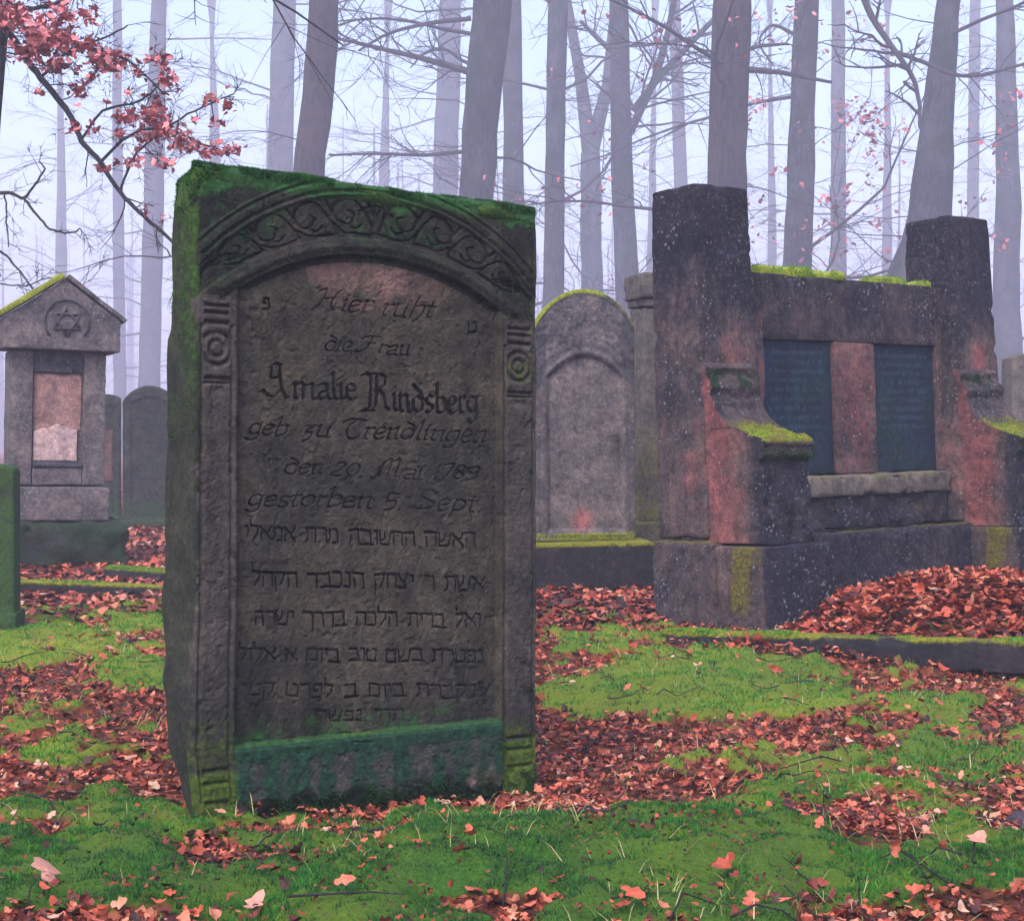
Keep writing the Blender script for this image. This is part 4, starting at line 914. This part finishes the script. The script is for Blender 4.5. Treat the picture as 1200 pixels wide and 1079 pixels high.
    for k, x0 in enumerate((-.006, L_ - .004)):
        ww = .325 if k == 0 else .345
        n = 90; py_ = np.interp(np.linspace(0, 14, n), range(15), prof_y); pz = np.interp(np.linspace(0, 14, n), range(15), prof_z)
        # front face below the scroll, then back to the pillar
        fz = np.linspace(.84, .40, 30); fy = np.where(fz > .78, -.395, -.365) - (.84 - fz) * .03
        Y = np.concatenate([py_, fy]); Zc = np.concatenate([pz, fz]); m = len(Y); xs = np.linspace(0, ww, 16)
        XX, II = np.meshgrid(xs, np.arange(m), indexing='xy'); V = np.stack([x0 + XX, Y[II], Zc[II]], -1).reshape(-1, 3)
        nz_ = fbm(V, 16, 33 + k, 3) - .5; V[:, 1] += nz_ * .05; V[:, 2] += nz_ * .04
        idx = np.arange(m * 16).reshape(m, 16); q = np.stack([idx[:-1, 1:], idx[:-1, :-1], idx[1:, :-1], idx[1:, 1:]], -1).reshape(-1, 4)
        ms_ = np.zeros(len(V)); topz = (V[:, 2] > .86); ms_ = np.where(topz, .12 + .5 * fbm(V, 9, 5, 3), .15 * fbm(V, 9, 5, 3)) + .7 * np.exp(-((V[:, 2] - .89) / .035) ** 2) - .25 * (V[:, 2] > .98) - .3 * (V[:, 2] > 1.12)
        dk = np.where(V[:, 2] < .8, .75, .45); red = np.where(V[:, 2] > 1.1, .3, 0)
        front = (V, q, np.stack([ms_, dk, red], 1))
        fuzz(V, q[:, ::-1], 1. * (np.abs(V[:, 2] - 1.17) < .05) + .9 * (np.abs(V[:, 2] - .80) < .035), root, 7000, (.012), .004, .0, .22, 60 + k, clump=14)
        fuzz(V, q[:, ::-1], ms_ * (V[:, 2] > .84) * (V[:, 2] < .99), root, 9000, .014, .003, .66, 1.1, 50 + k, clump=14)
        # flanks
        Vs = [V]; Qs = [q]; Ss = [front[2]]; base = len(V)
        for sx in (x0, x0 + ww):
            A_ = np.stack([np.full(m, sx), Y, Zc], 1); nn = fbm(A_ + [0, 0, 0], 16, 33 + k, 3) - .5; A_[:, 1] += nn * .05; A_[:, 2] += nn * .04
            cols = 12; rows = []
            for c_ in range(cols + 1):
                f = c_ / cols; Bp = A_.copy(); Bp[:, 1] = A_[:, 1] * (1 - f) + .16 * f
                if f > 0: Bp[:, 0] += np.sign(ww / 2 + x0 - sx) * .004 * (1 - abs(2 * f - 1))
                rows.append(Bp)
            Vv = np.concatenate(rows); id2 = np.arange(m * (cols + 1)).reshape(cols + 1, m)
            qq = np.stack([id2[:-1, :-1], id2[1:, :-1], id2[1:, 1:], id2[:-1, 1:]], -1).reshape(-1, 4)
            if sx > x0: qq = qq[:, ::-1]
            n2 = fbm(Vv, 5, 12, 3)
            pk = np.clip(.75 * np.exp(-((Vv[:, 1] + .12) / .20) ** 2) + .15, 0, 1) * (.45 + .6 * n2)
            s2 = np.stack([0 * pk, .15 + .7 * ss(-.25, -.36, Vv[:, 1]) + .65 * ss(.02, .14, Vv[:, 1]), pk], 1)
            Vs.append(Vv); Qs.append(qq + base); Ss.append(s2); base += len(Vv)
        obj('scroll_wing', mesh(np.concatenate(Vs), np.concatenate(Qs), {'stain_shade': np.clip(np.concatenate(Ss), 0, 1)}), M_MONU, root)
        put('wing_base', (ww + (.11 if k == 0 else .05), .46, .45), (x0 - .025, -.44, -.06), root, M_MONU, .025, .012, .006, 30 + k, None,
            lambda V: np.stack([.56 * ss(.40, .62, fbm(V * [0, 9, 1.0], 1, 68, 3)) * (V[:, 0] < x0 - .01) * ss(-.06, .15, V[:, 2]), .40 + .5 * (V[:, 1] < -.4), 0 * V[:, 0]], 1))
    # moss cushions along the wall top
    acc = Acc(); rnd = np.random.default_rng(5)
    for k in range(34):
        x = rnd.choice([rnd.uniform(.6, 1.15), rnd.uniform(.75, 1.0), rnd.uniform(1.5, 1.93)]); r = rnd.uniform(.025, .05)
        v, f = block(2 * r * 1.6, 2 * r, r * 1.1, .012, r * .5, .006, k); v[:, 0] += x; v[:, 1] += s_ + .045 + rnd.uniform(0, .1); v[:, 2] += Hw - .012
        acc.add(v, f)
    m_o = np.concatenate(acc.V)
    fuzz(m_o, np.concatenate(acc.F), np.ones(len(m_o)), root, 16000, .016, .003, .5, 1.0, 88)
    obj('moss_cushions', mesh(m_o, np.concatenate(acc.F), {'rnd': .78 + .22 * fbm(m_o, 60, 3, 2)}), M_MOSS, root, kind='stuff')
tomb()

# kerb of the tomb's grave, leading towards the right foreground
def bar(name, p0, p1, wd, hgt, mat, label, cat, seed, mossy=.8, group=None):
    p0 = np.array(p0, float); p1 = np.array(p1, float); d = p1 - p0; L = np.linalg.norm(d[:2]); a = math.atan2(d[1], d[0])
    V, Fc = block(L, wd, hgt, .03, .012, .008, seed, 6); V[:, 0] += L / 2
    V[:, 2] += V[:, 0] / L * d[2]
    n = fbm(V, 5, seed, 3)
    ms_ = mossy * ss(hgt * .8, hgt * .98, V[:, 2] - V[:, 0] / L * d[2]) * (.2 + n * 1.3)
    s = np.stack([mossy * ss(hgt * .75, hgt, V[:, 2] - V[:, 0] / L * d[2]) * (.3 + n * 1.3), .3 + .3 * n, 0 * n], 1)
    o = obj(name, mesh(V, Fc, {'stain_shade': np.clip(s, 0, 1)}), mat, None, p0, (0, 0, a), label, cat, group)
    fuzz(V, Fc, ms_, o, 7000, .012, .003, .3, 1.1, seed, clump=6.); return o
ka = at(776, 738, 6.75); kb = at(1290, 752, 5.85)
bar('grave_kerb', (ka[0], ka[1], ka[2] - .13), (kb[0], kb[1], kb[2] - .13), .10, .13, M_KERB, 'long mossy kerb stone in front of the twin-pillar tomb', 'kerb', 3)
ka = at(-60, 676, 8.9); kb = at(330, 690, 8.6)
bar('grave_kerb', (ka[0], ka[1], ka[2] - .16), (kb[0], kb[1], kb[2] - .16), .12, .16, M_KERB, 'low moss-edged kerb on the left below the gabled tomb', 'kerb', 4)
ka = at(128, 664, 9.8); kb = at(260, 672, 9.5)
bar('grave_kerb', (ka[0], ka[1], ka[2] - .10), (kb[0], kb[1], kb[2] - .10), .12, .10, M_KERB, 'short mossy kerb right of the gabled tomb, behind the longer one', 'kerb', 5)

# ------------------------------------------------------------------ round topped gravestone
def round_stone():
    a = at(600, 640, 9.3); yaw = .12
    root = thing('gravestone', 'grey-mauve round-topped gravestone with bright moss on its crown, right of the big headstone', 'gravestone', (a[0], a[1], 0), (0, -.01, yaw))
    W = .80; x0 = -.02; Wt = (760 - 600) / F * 9.3 / math.cos(yaw) * .98
    zb = .28; Ht = .87 + (520 - 338) / F * 9.2; body = Ht - zb
    xl = (627 - 600) / F * 9.3; xr = (747 - 600) / F * 9.2; wd = xr - xl; cx = (xl + xr) / 2
    V, Fc = block(wd, .17, body, .0095, .008, .004, 4); V[:, 0] += cx
    f = (V[:, 0] - cx) / (wd / 2); top = body - .175 * f ** 2 - .05 * np.abs(f) ** 6
    V[:, 2] = V[:, 2] * top / body; Vz = V[:, 2].copy(); V[:, 2] += zb
    # relief on the front: outer rim, tympanum carving, recessed field
    fr = V[:, 1] < -.07; u = f; zz = Vz
    edge_t = top - zz
    inn = np.minimum((1 - np.abs(u)) * wd / 2 - .075, zz - .06); arch = 1.12 - .13 * (u / .75) ** 2
    inn = np.minimum(inn, arch - zz)
    dep = .022 * ss(0, .012, inn) - .008 * np.exp(-((inn + .02) / .012) ** 2)
    tym = (zz > arch + .03) & (edge_t > .05)
    pat = .005 * ss(.45, .65, vn(np.stack([u * 22, zz * 60, u * 0], -1), 1, 8)) * tym
    dep = dep + pat + .006 * np.exp(-((edge_t - .045) / .006) ** 2)
    V[:, 1] += fr * dep
    n = fbm(V, 6, 3, 3); n2 = fbm(V, 14, 4, 3)
    ms = np.clip(1.15 * (1 - ss(.0, .045, edge_t)) * (.45 + .6 * (u < .4)) + .4 * (zz < .05) + .3 * n * (zz < .2), 0, 1)
    pk = .75 * np.exp(-((u + .05) / .25) ** 2 - ((zz - .12) / .09) ** 2) + .5 * n2 * np.exp(-((np.abs(u) - .85) / .12) ** 2) * ss(.4, .7, zz) + .25 * n
    dk = .02 + .45 * n + .30 * (np.abs(u) > .78) + .30 * (zz > arch)
    obj('slab', mesh(V, Fc, {'stain_shade': np.clip(np.stack([ms, dk, pk], 1), 0, 1)}), M_GREY, root)
    x0 = (560 - 600) / F * 9.2; x1 = (764 - 600) / F * 9.1
    V, Fc = block(x1 - x0, .42, zb + .02, .025, .012, .008, 8); V[:, 0] += (x0 + x1) / 2; V[:, 2] -= .02; V[:, 1] -= .05
    n = fbm(V, 5, 3, 3)
    obj('plinth', mesh(V, Fc, {'stain_shade': np.clip(np.stack([1.1 * ss(zb - .035, zb - .005, V[:, 2]) * (.5 + n), .45 + 0 * n, .2 * n], 1), 0, 1)}), M_KERB, root)
round_stone()
def capped_stone():
    a = at(758, 640, 10.3); root = thing('gravestone', 'narrow gravestone with square cap squeezed between round-topped stone and left tomb pillar', 'gravestone', (a[0], a[1], 0), (0, .03, .35))
    g = lambda V: np.stack([.45 * fbm(V, 5, 2, 3) * (V[:, 2] < 1.0) + .2, .25 + .3 * fbm(V, 4, 3, 3), .2 * fbm(V, 8, 4, 3)], 1)
    put('shaft', (.34, .24, 1.42), (-.13, -.12, .35), root, M_GREYW, .02, .012, .006, 5, None, g)
    put('neck', (.36, .26, .05), (-.14, -.13, 1.775), root, M_GREYW, .02, .012, .004, 6, None, g)
    put('cap', (.40, .30, .17), (-.16, -.15, 1.828), root, M_GREYW, .02, .014, .008, 7, None, g)
    put('foot', (.46, .36, .38), (-.19, -.18, -.02), root, M_GREYW, .02, .014, .012, 8, None, g)
capped_stone()

# ------------------------------------------------------------------ gabled tomb on the left
def gabled():
    D = 11.0; c = at(66, 660, D); yaw = .42; S = D / F / math.cos(yaw) * .97   # metres per pixel along the front
    root = thing('gabled_tomb', 'pale mauve tomb with pointed gable, carved star and broken pink plaque at the left edge', 'tomb', (c[0], c[1], 0), (0, .02, yaw))
    def X(px): return (px - 66) * S
    def Z(py): return .87 + (520 - py) * D / F
    dpt = .42
    g = lambda V: np.stack([0 * V[:, 0], .10 + .35 * fbm(V, 3, 8, 3), .35 * fbm(V, 5, 12, 3)], 1)
    def zr(a, b): return Z(a), Z(b) - Z(a)
    # dark mossy footing
    put('footing', (X(140) - X(-14), dpt + .3, Z(612) + .05), (X(-14), -.17, -.05), root, M_FOOT, .02, .05, .05, 2, None, lambda V: np.stack([.2 + .6 * fbm(V, 5, 2, 3), .45 + 0 * V[:, 0], 0 * V[:, 0]], 1))
    z0, hh = zr(610, 570); put('pedestal', (X(121) - X(12), dpt + .05, hh), (X(12), -.07, z0), root, M_GREY, .03, .014, .006, 3, None, g)
    z0, hh = zr(569, 412); put('shaft', (X(116) - X(14), dpt - .08, hh), (X(14), .025, z0), root, M_GREY, .03, .01, .004, 4, None, g)
    for a, b in ((14, 38), (92, 116)):
        put('pilaster', (X(b) - X(a), .05, hh - .01), (X(a) - .002, -.025, z0 + .004), root, M_GREY, .03, .008, .004, 5 + a, None, g)
    z1, h1 = zr(437, 413); put('frieze', (X(92) - X(38) - .004, .035, h1), (X(38) + .002, -.012, z1), root, M_GREY, .03, .006, .004, 9, None, lambda V: np.stack([0 * V[:, 0], .8 + 0 * V[:, 0], 0 * V[:, 0]], 1))
    z1, h1 = zr(568, 548); put('lower_block', (X(92) - X(38) - .004, .04, h1), (X(38) + .002, -.017, z1), root, M_GREY, .03, .006, .004, 10, None, g)
    z1, h1 = zr(547, 541); put('ledge', (X(92) - X(38) - .004, .055, h1), (X(38) + .002, -.032, z1), root, M_GREY, .03, .006, .003, 11, None, lambda V: np.stack([0 * V[:, 0], .8 + 0 * V[:, 0], 0 * V[:, 0]], 1))
    z1, h1 = zr(540, 503)
    def brokt(V): V = V.copy(); f = (V[:, 2] - z1) / h1; V[:, 2] += f ** 3 * (fbm(V * [1, 0, 0], 12, 3, 3) - .35) * .10 * (V[:, 0] < X(80)); return V
    put('pale_plaque', (X(86) - X(39), .02, h1), (X(39), .001, z1), root, M_PALEP, .015, .004, .002, 12, brokt)
    z1, h1 = zr(504, 438); put('plaque', (X(90) - X(39), .012, h1), (X(39), .014, z1), root, M_PINK, .02, .003, .004, 13, None, lambda V: np.stack([0 * V[:, 0], .55 * fbm(V, 12, 8, 3), 0 * V[:, 0]], 1))
    # gable block
    gl, gr = X(5), X(128); zb = Z(411); zs = Z(375); za = Z(329); xm = X(68)
    V, Fc = block(gr - gl, dpt + .08, za - zb, .02, .008, .003, 14); V[:, 0] += (gl + gr) / 2; V[:, 1] += dpt / 2 - .085
    hf = np.where(V[:, 0] < xm, (V[:, 0] - gl) / (xm - gl), (gr - V[:, 0]) / (gr - xm)); top = (zs - zb) + (za - zs) * np.clip(hf, 0, 1)
    V[:, 2] = V[:, 2] * top / (za - zb) + zb
    obj('gable', mesh(V, Fc, stainf(V, g)), M_GREY, root)
    # mossy coping on the two slopes
    for (xa, za_, xb, zb_, nm, mo) in ((gl - .03, zs - .012, xm, za + .012, 0, .95), (xm + .004, za + .012, gr + .03, zs - .012, 1, .25)):
        L = math.hypot(xb - xa, zb_ - za_); al = math.atan2(zb_ - za_, xb - xa)
        V, Fc = block(L, dpt + .12, .045 if nm == 0 else .03, .02, .01, .007, 15 + nm); V[:, 0] += L / 2; V[:, 1] += dpt / 2 - .085
        V2 = V.copy(); V2[:, 0] = xa + V[:, 0] * math.cos(al) - V[:, 2] * math.sin(al); V2[:, 2] = za_ + V[:, 0] * math.sin(al) + V[:, 2] * math.cos(al)
        n = fbm(V2, 8, 3, 3); obj('coping', mesh(V2, Fc, {'stain_shade': np.stack([mo * (.6 + n * .6), .3 + 0 * n, 0 * n], 1)}), M_GREY, root)
    # six-pointed star with a wreath ring, raised bars on the gable face
    acc = Acc(); yv = -.13; sx, sz, r = X(70), Z(378), .105
    for k0 in (90, -90):
        P = [np.array([sx + r * math.cos(R(k0 + 120 * k)), yv, sz + r * math.sin(R(k0 + 120 * k))]) for k in range(4)]
        for a, b in zip(P[:-1], P[1:]): acc.add(*tube([a, (a + b) / 2, b], [.010] * 3, 6))
    obj('star', acc.mesh(), M_STAR, root, kind='stuff')
    ring = [np.array([sx + .155 * math.cos(R(k)), yv + .002, sz + .155 * math.sin(R(k))]) for k in range(-40, 221, 20)]
    obj('wreath', mesh(*tube(ring, [.008 + .004 * (k % 2) for k in range(len(ring))], 6)), M_STAR, root)
M_PALEP = stone('pale_pink_plaque', (.46, .33, .33), (.38, .28, .29), streak=.1)
M_STAR = stone('star_stone', (.07, .065, .08), (.05, .05, .06))
gabled()

def simple_stone(label, pxl, pxr, pyt, D, yaw, arch, T_, mat, seed, fn, rx=0., panel=None, group=None):
    c = at((pxl + pxr) / 2, 600, D); wd = (pxr - pxl) / F * D / math.cos(yaw); Ht = .87 + (520 - pyt) / F * D
    root = thing('gravestone', label, 'gravestone', (c[0], c[1], g1(c[0], c[1]) - .03), (rx, 0, yaw), group)
    V, Fc = block(wd, T_, Ht, .02, .012, .005, seed); f = V[:, 0] / (wd / 2); top = Ht - arch * f ** 2 - arch * .3 * np.abs(f) ** 6
    z = V[:, 2] * top / Ht; inn = np.minimum(np.minimum((1 - np.abs(f)) * wd / 2 - wd * .14, z - .12), top - z - .12)
    V[:, 2] = z; V[:, 1] += (V[:, 1] < -T_ * .4) * .018 * ss(0, .012, inn)
    obj('slab', mesh(V, Fc, stainf(V, fn)), mat, root)
    if panel:
        (a, b, z0, z1, pm) = panel; put('panel', ((b - a) * wd, .012, z1 - z0), (a * wd, -T_ / 2 + .008, z0), root, pm, .03, .004, .002, seed)
    put('plinth', (wd * 1.12, T_ * 1.6, .16), (-wd * .56, -T_ * .8, -.05), root, mat, .03, .012, .006, seed + 1, None, fn)
    return root
gn = lambda V: np.stack([.25 * fbm(V, 5, 2, 3) + .35 * (V[:, 2] < .3), .2 + .4 * fbm(V, 4, 3, 3), .1 * fbm(V, 4, 6, 3)], 1)
simple_stone('dark arched gravestone in the mist just left of the big headstone', 146, 206, 449, 16.0, .25, .13, .2, M_OLD, 31, gn)
M_PINKD = stone('dull_red_panel', (.17, .09, .09), (.11, .08, .08))
simple_stone('flat-topped gravestone with pinkish panel in the mist right of the gabled tomb', 108, 141, 459, 16.6, .2, .03, .2, M_OLD, 32, gn, panel=(-.3, .25, .5, 1.05, M_PINKD))
simple_stone('small green stone cut off by the left edge of the view', -46, 19, 538, 7.15, .15, .02, .16, M_OLD, 33, lambda V: np.stack([.4 + .4 * fbm(V, 5, 2, 3), .4 + 0 * V[:, 0], 0 * V[:, 0]], 1))
simple_stone('brownish gravestone in the mist beyond the right tomb pillar', 1178, 1240, 410, 15.0, .1, .04, .25, M_GREYW, 34, lambda V: np.stack([0 * V[:, 0], .2 + 0 * V[:, 0], .4 * fbm(V, 3, 3, 2)], 1))

# ------------------------------------------------------------------ rocks
def rock(label, px, py, sx, sy, sz, mat, seed, mz=.2, D=None):
    D = D or H * F / (py - HY); c = at(px, py, D); V, Fc = block(sx, sy, sz, .012, min(sx, sy, sz) * .45, .2 * sz, seed, 9)
    d = np.hypot(V[:, 0] / (sx / 2), V[:, 1] / (sy / 2)); V[:, 2] *= (1 - .55 * np.clip(d, 0, 1) ** 2)
    V[:, :2] *= (1 + .5 * (fbm(V, 7, seed + 3, 3) - .5))[:, None]
    n = fbm(V, 12, seed, 3)
    obj('rock', mesh(V, Fc, {'stain_shade': np.stack([mz * n * 2, .3 * n, 0 * n], 1)}), mat, None, (c[0], c[1], g1(c[0], c[1]) - .02), (0, 0, seed), label, 'rock')
rock('flat purple-grey rock in the moss below the twin-pillar tomb', 925, 945, .23, .14, .040, M_ROCK, 3)
rock('dark purple rock lump at the right edge of the grass', 1200, 968, .10, .12, .075, M_ROCK, 4)
rock('small black stone on the pale moss left of the headstone', 148, 753, .085, .06, .045, M_OLD, 5)
rock('small dark pebble in the moss at the left foot of the headstone', 203, 945, .05, .04, .04, M_LETTER, 6)

# ------------------------------------------------------------------ leaf litter, moss, single leaves
def litter():
    r = np.random.default_rng(3)
    def field(n, x0, x1, y0, y1, prob, s0, s1, lift=.012, tv=LV, tf=LF, name='leaf_litter', label='', tilt=.38):
        x = r.uniform(x0, x1, n) if x1 is not None else None; y = y0 * (y1 / y0) ** r.random(n) if y1 / y0 > 2 else r.uniform(y0, y1, n)
        x = x * y if name == 'far_leaf_litter' else x
        m, _ = cover(x, y); P0 = np.stack([x, y, x * 0], -1)
        keep = r.random(n) < prob(m, x, y, P0); x, y = x[keep], y[keep]
        z = gz(x, y) + r.uniform(.002, lift, len(x)) + .01 * cover(x, y)[0]
        P = np.stack([x, y, z], 1); k = len(P)
        val = np.clip(r.beta(1.15, 1.25, k) + .45 * (fbm(P, 1.6, 9, 2) - .5), 0, 1)
        return scatter(P, r.uniform(s0, s1, k), tilt, val, tv, tf, r)
    near = lambda m, x, y, P: np.maximum(.004 + .05 * ss(.55, .7, fbm(P, 4, 8, 2)), 1 - ss(.25, .95, m)) * (1 - .85 * ss(.52, .62, fbm(P, 2.3, 88, 3)) * (m > .02))
    V, Fc, v = field(52000, -2.0, 3.0, 2.3, 7.4, near, .014, .036, .030, tilt=.6)
    obj('leaf_litter', mesh(V, Fc, {'rnd': v}, smooth=False), M_LITTER, None, label='red-brown fallen leaves covering the near ground round the headstones', cat='fallen leaves', kind='stuff')
    V, Fc, v = field(52000, -1.7, 2.6, 2.35, 5.2, lambda m, x, y, P: (.12 + .75 * ss(.45, .65, fbm(P, 5, 71, 3))) * (1 - .5 * m), .004, .013, .020, SV, SF, tilt=.8)
    obj('leaf_crumbs', mesh(V, Fc, {'rnd': v * .6}, smooth=False), M_LITTER, None, label='small brown leaf crumbs strewn over the near moss', cat='leaf debris', kind='stuff')
    V, Fc, v = field(60000, -.42, .42, 7.2, 32, lambda m, x, y, P: (1 - m) * (.6 + .4 * fbm(P, 1, 4, 2)), .045, .075, .03, SV, SF, 'far_leaf_litter')
    obj('far_leaf_litter', mesh(V, Fc, {'rnd': v}, smooth=False), M_LITTER, None, label='fallen leaves carpeting the misty ground behind the tombs', cat='fallen leaves', kind='stuff')
    # heap behind the kerb
    n = 5200; x = HEAP[0] + r.normal(0, .62, n); y = HEAP[1] + .25 + r.normal(0, .30, n)
    q = (np.stack([x, y], 1) - RP[:2]) @ RR[:2, :2]   # tomb coordinates
    ok = ~((q[:, 1] > -.12) | ((q[:, 0] < .36) & (q[:, 1] > -.5))); x, y = x[ok], y[ok]
    z = gz(x, y) + r.uniform(0, .05, len(x)); P = np.stack([x, y, z], 1)
    V, Fc, v = scatter(P, r.uniform(.045, .07, len(P)), .5, np.clip(r.beta(1.7, 1.3, len(P)), 0, 1), LV, LF, r)
    obj('leaf_heap', mesh(V, Fc, {'rnd': v}, smooth=False), M_LITTER, None, label='heap of red leaves piled between kerb and twin-pillar tomb', cat='leaf heap', kind='stuff')
litter()
def mosscover():
    r = np.random.default_rng(4)
    def blades(n, x0, x1, y0, y1, h0, h1, wd, persp=False):
        y = r.uniform(y0, y1, n); x = r.uniform(x0, x1, n) * (y if persp else 1)
        m, hu = cover(x, y); P0 = np.stack([x, y, x * 0], -1)
        cl = np.clip(fbm(P0, 26, 14, 2) * .65 + .35 * ss(.3, .7, fbm(P0, 7, 15, 3)) + .02, 0, 1); k = r.random(n) < (ss(.22, .85, m) * (.15 + .85 * ss(.35, .6, cl))); x, y, hu, cl, m = x[k], y[k], hu[k], cl[k], m[k]
        n = len(x); z = gz(x, y) - .004; hgt = r.uniform(h0, h1, n) * (.4 + cl * 1.1) * (.6 + .4 * m)
        a = r.uniform(0, 2 * np.pi, n); b = r.uniform(0, 2 * np.pi, n); ln = r.uniform(.1, .8, n)
        base = np.stack([x, y, z], 1); sd = np.stack([np.cos(a), np.sin(a), 0 * a], 1) * (wd * r.uniform(.5, 1.3, n))[:, None]
        tip = base + np.stack([np.cos(b) * ln, np.sin(b) * ln, np.ones(n)], 1) * hgt[:, None]
        V = np.stack([base - sd, base + sd, tip], 1).reshape(-1, 3); Fc = np.arange(3 * n).reshape(n, 3)
        v0 = np.clip(.10 + .60 * hu + .65 * (cl - .5) + r.normal(0, .13, n), 0, 1)
        v = np.stack([v0 * .6, v0 * .6, np.clip(v0 + .12, 0, 1)], 1).ravel()
        return V, Fc, v
    V, Fc, v = blades(430000, -1.4, 2.1, 2.35, 4.2, .005, .015, .0018)
    obj('moss_carpet', mesh(V, Fc, {'rnd': v}, smooth=False), M_MOSS, None, label='deep green moss and short grass across the foreground', cat='moss', kind='stuff')
    V, Fc, v = blades(230000, -2.3, 2.8, 4.2, 9.3, .008, .022, .0032)
    obj('moss_patches', mesh(V, Fc, {'rnd': v}, smooth=False), M_MOSS, None, label='yellow-green moss patches among the leaves in the middle ground', cat='moss', kind='stuff')
mosscover()
def odds():
    r = np.random.default_rng(12); acc = Acc()
    for k in range(130):
        y = r.uniform(2.5, 7); x = r.uniform(-.36, .36) * y; L = r.uniform(.04, .22); a = r.uniform(0, np.pi); n = 5
        q = np.array([[x + (t - .5) * L * math.cos(a) + r.normal(0, L * .03), y + (t - .5) * L * math.sin(a), 0] for t in np.linspace(0, 1, n)])
        q[:, 2] = gz(q[:, 0], q[:, 1]) + .014 + r.uniform(0, .012, n); acc.later([tuple(v) for v in q], list(np.linspace(.0028, .0014, n)), 4)
    obj('dead_twigs', acc.mesh(), M_TWIG, None, label='thin dead twigs lying among the leaves', cat='twigs', kind='stuff')
    n = 5200; y = r.uniform(2.4, 7.0, n); x = r.uniform(-.38, .38, n) * y; m, hu = cover(x, y); P0 = np.stack([x, y, x * 0], -1)
    k = r.random(n) < ss(.45, .62, fbm(P0, 2.5, 51, 3)); x, y = x[k], y[k]; n = len(x); b = np.stack([x, y, gz(x, y)], 1)
    a = r.uniform(0, 2 * np.pi, n); ln = r.uniform(.3, 1.6, n); h = r.uniform(.02, .05, n)[:, None]; d = np.stack([np.cos(a) * ln, np.sin(a) * ln, np.ones(n)], 1); sd = np.stack([-np.sin(a), np.cos(a), 0 * a], 1) * .0011
    mid = b + d * h * .6; tip = b + d * h * np.array([1.25, 1.25, .85]); V = np.stack([b - sd, b + sd, mid - sd * .8, mid + sd * .8, tip], 1).reshape(-1, 3)
    Fc = (np.array([[0, 1, 3], [0, 3, 2], [2, 3, 4]])[None] + (np.arange(n) * 5)[:, None, None]).reshape(-1, 3)
    obj('grass_blades', mesh(V, Fc, {'rnd': np.repeat(np.clip(r.beta(2, 2, n) * .9 + .15, 0, 1), 5)}, smooth=False), M_STRAW, None, label='sparse straw-coloured and green grass blades between moss and leaves', cat='grass', kind='stuff')
M_STRAW = leafmat('grass_blade', [(0, (.03, .10, .015)), (.45, (.10, .20, .03)), (.7, (.30, .28, .12)), (1, (.45, .38, .22))])
odds()
def one_leaf(label, px, py, size, mat, val, seed):
    r = np.random.default_rng(seed); y = (H - .05) * F / (py - HY); x = (px - CX) / F * y
    for _ in range(4):
        z = g1(x, y); y = (H - z - .02) * F / (py - HY); x = (px - CX) / F * y
    V, Fc, v = scatter(np.zeros((1, 3)), np.array([size]), .25, np.array([val]), LV, LF, r)
    obj('fallen_leaf', mesh(V, Fc, {'rnd': v}, smooth=False), mat, None, (x, y, g1(x, y) + .030), (R(18), 0, 0), label, 'leaf', 'single leaves lying on the foreground moss')
one_leaf('large pale pink leaf on dark moss at the lower left', 53, 1024, .085, M_PALELEAF, .6, 3)
one_leaf('pale leaf at the bottom edge below the headstone, left', 297, 1066, .06, M_PALELEAF, .7, 4)
one_leaf('small orange-pink leaf left of centre at the bottom moss', 403, 1038, .04, M_LITTER, .85, 5)
one_leaf('upright orange leaf on moss below the headstone right corner', 550, 1022, .045, M_LITTER, .72, 6)
one_leaf('reddish leaf resting on the moss near the bottom centre-right', 742, 1052, .055, M_LITTER, .65, 7)
one_leaf('dull brown leaf on the moss slope right of centre', 850, 1028, .05, M_LITTER, .55, 8)
one_leaf('pale leaf on moss below the flat purple-grey rock', 1146, 1000, .05, M_PALELEAF, .4, 9)
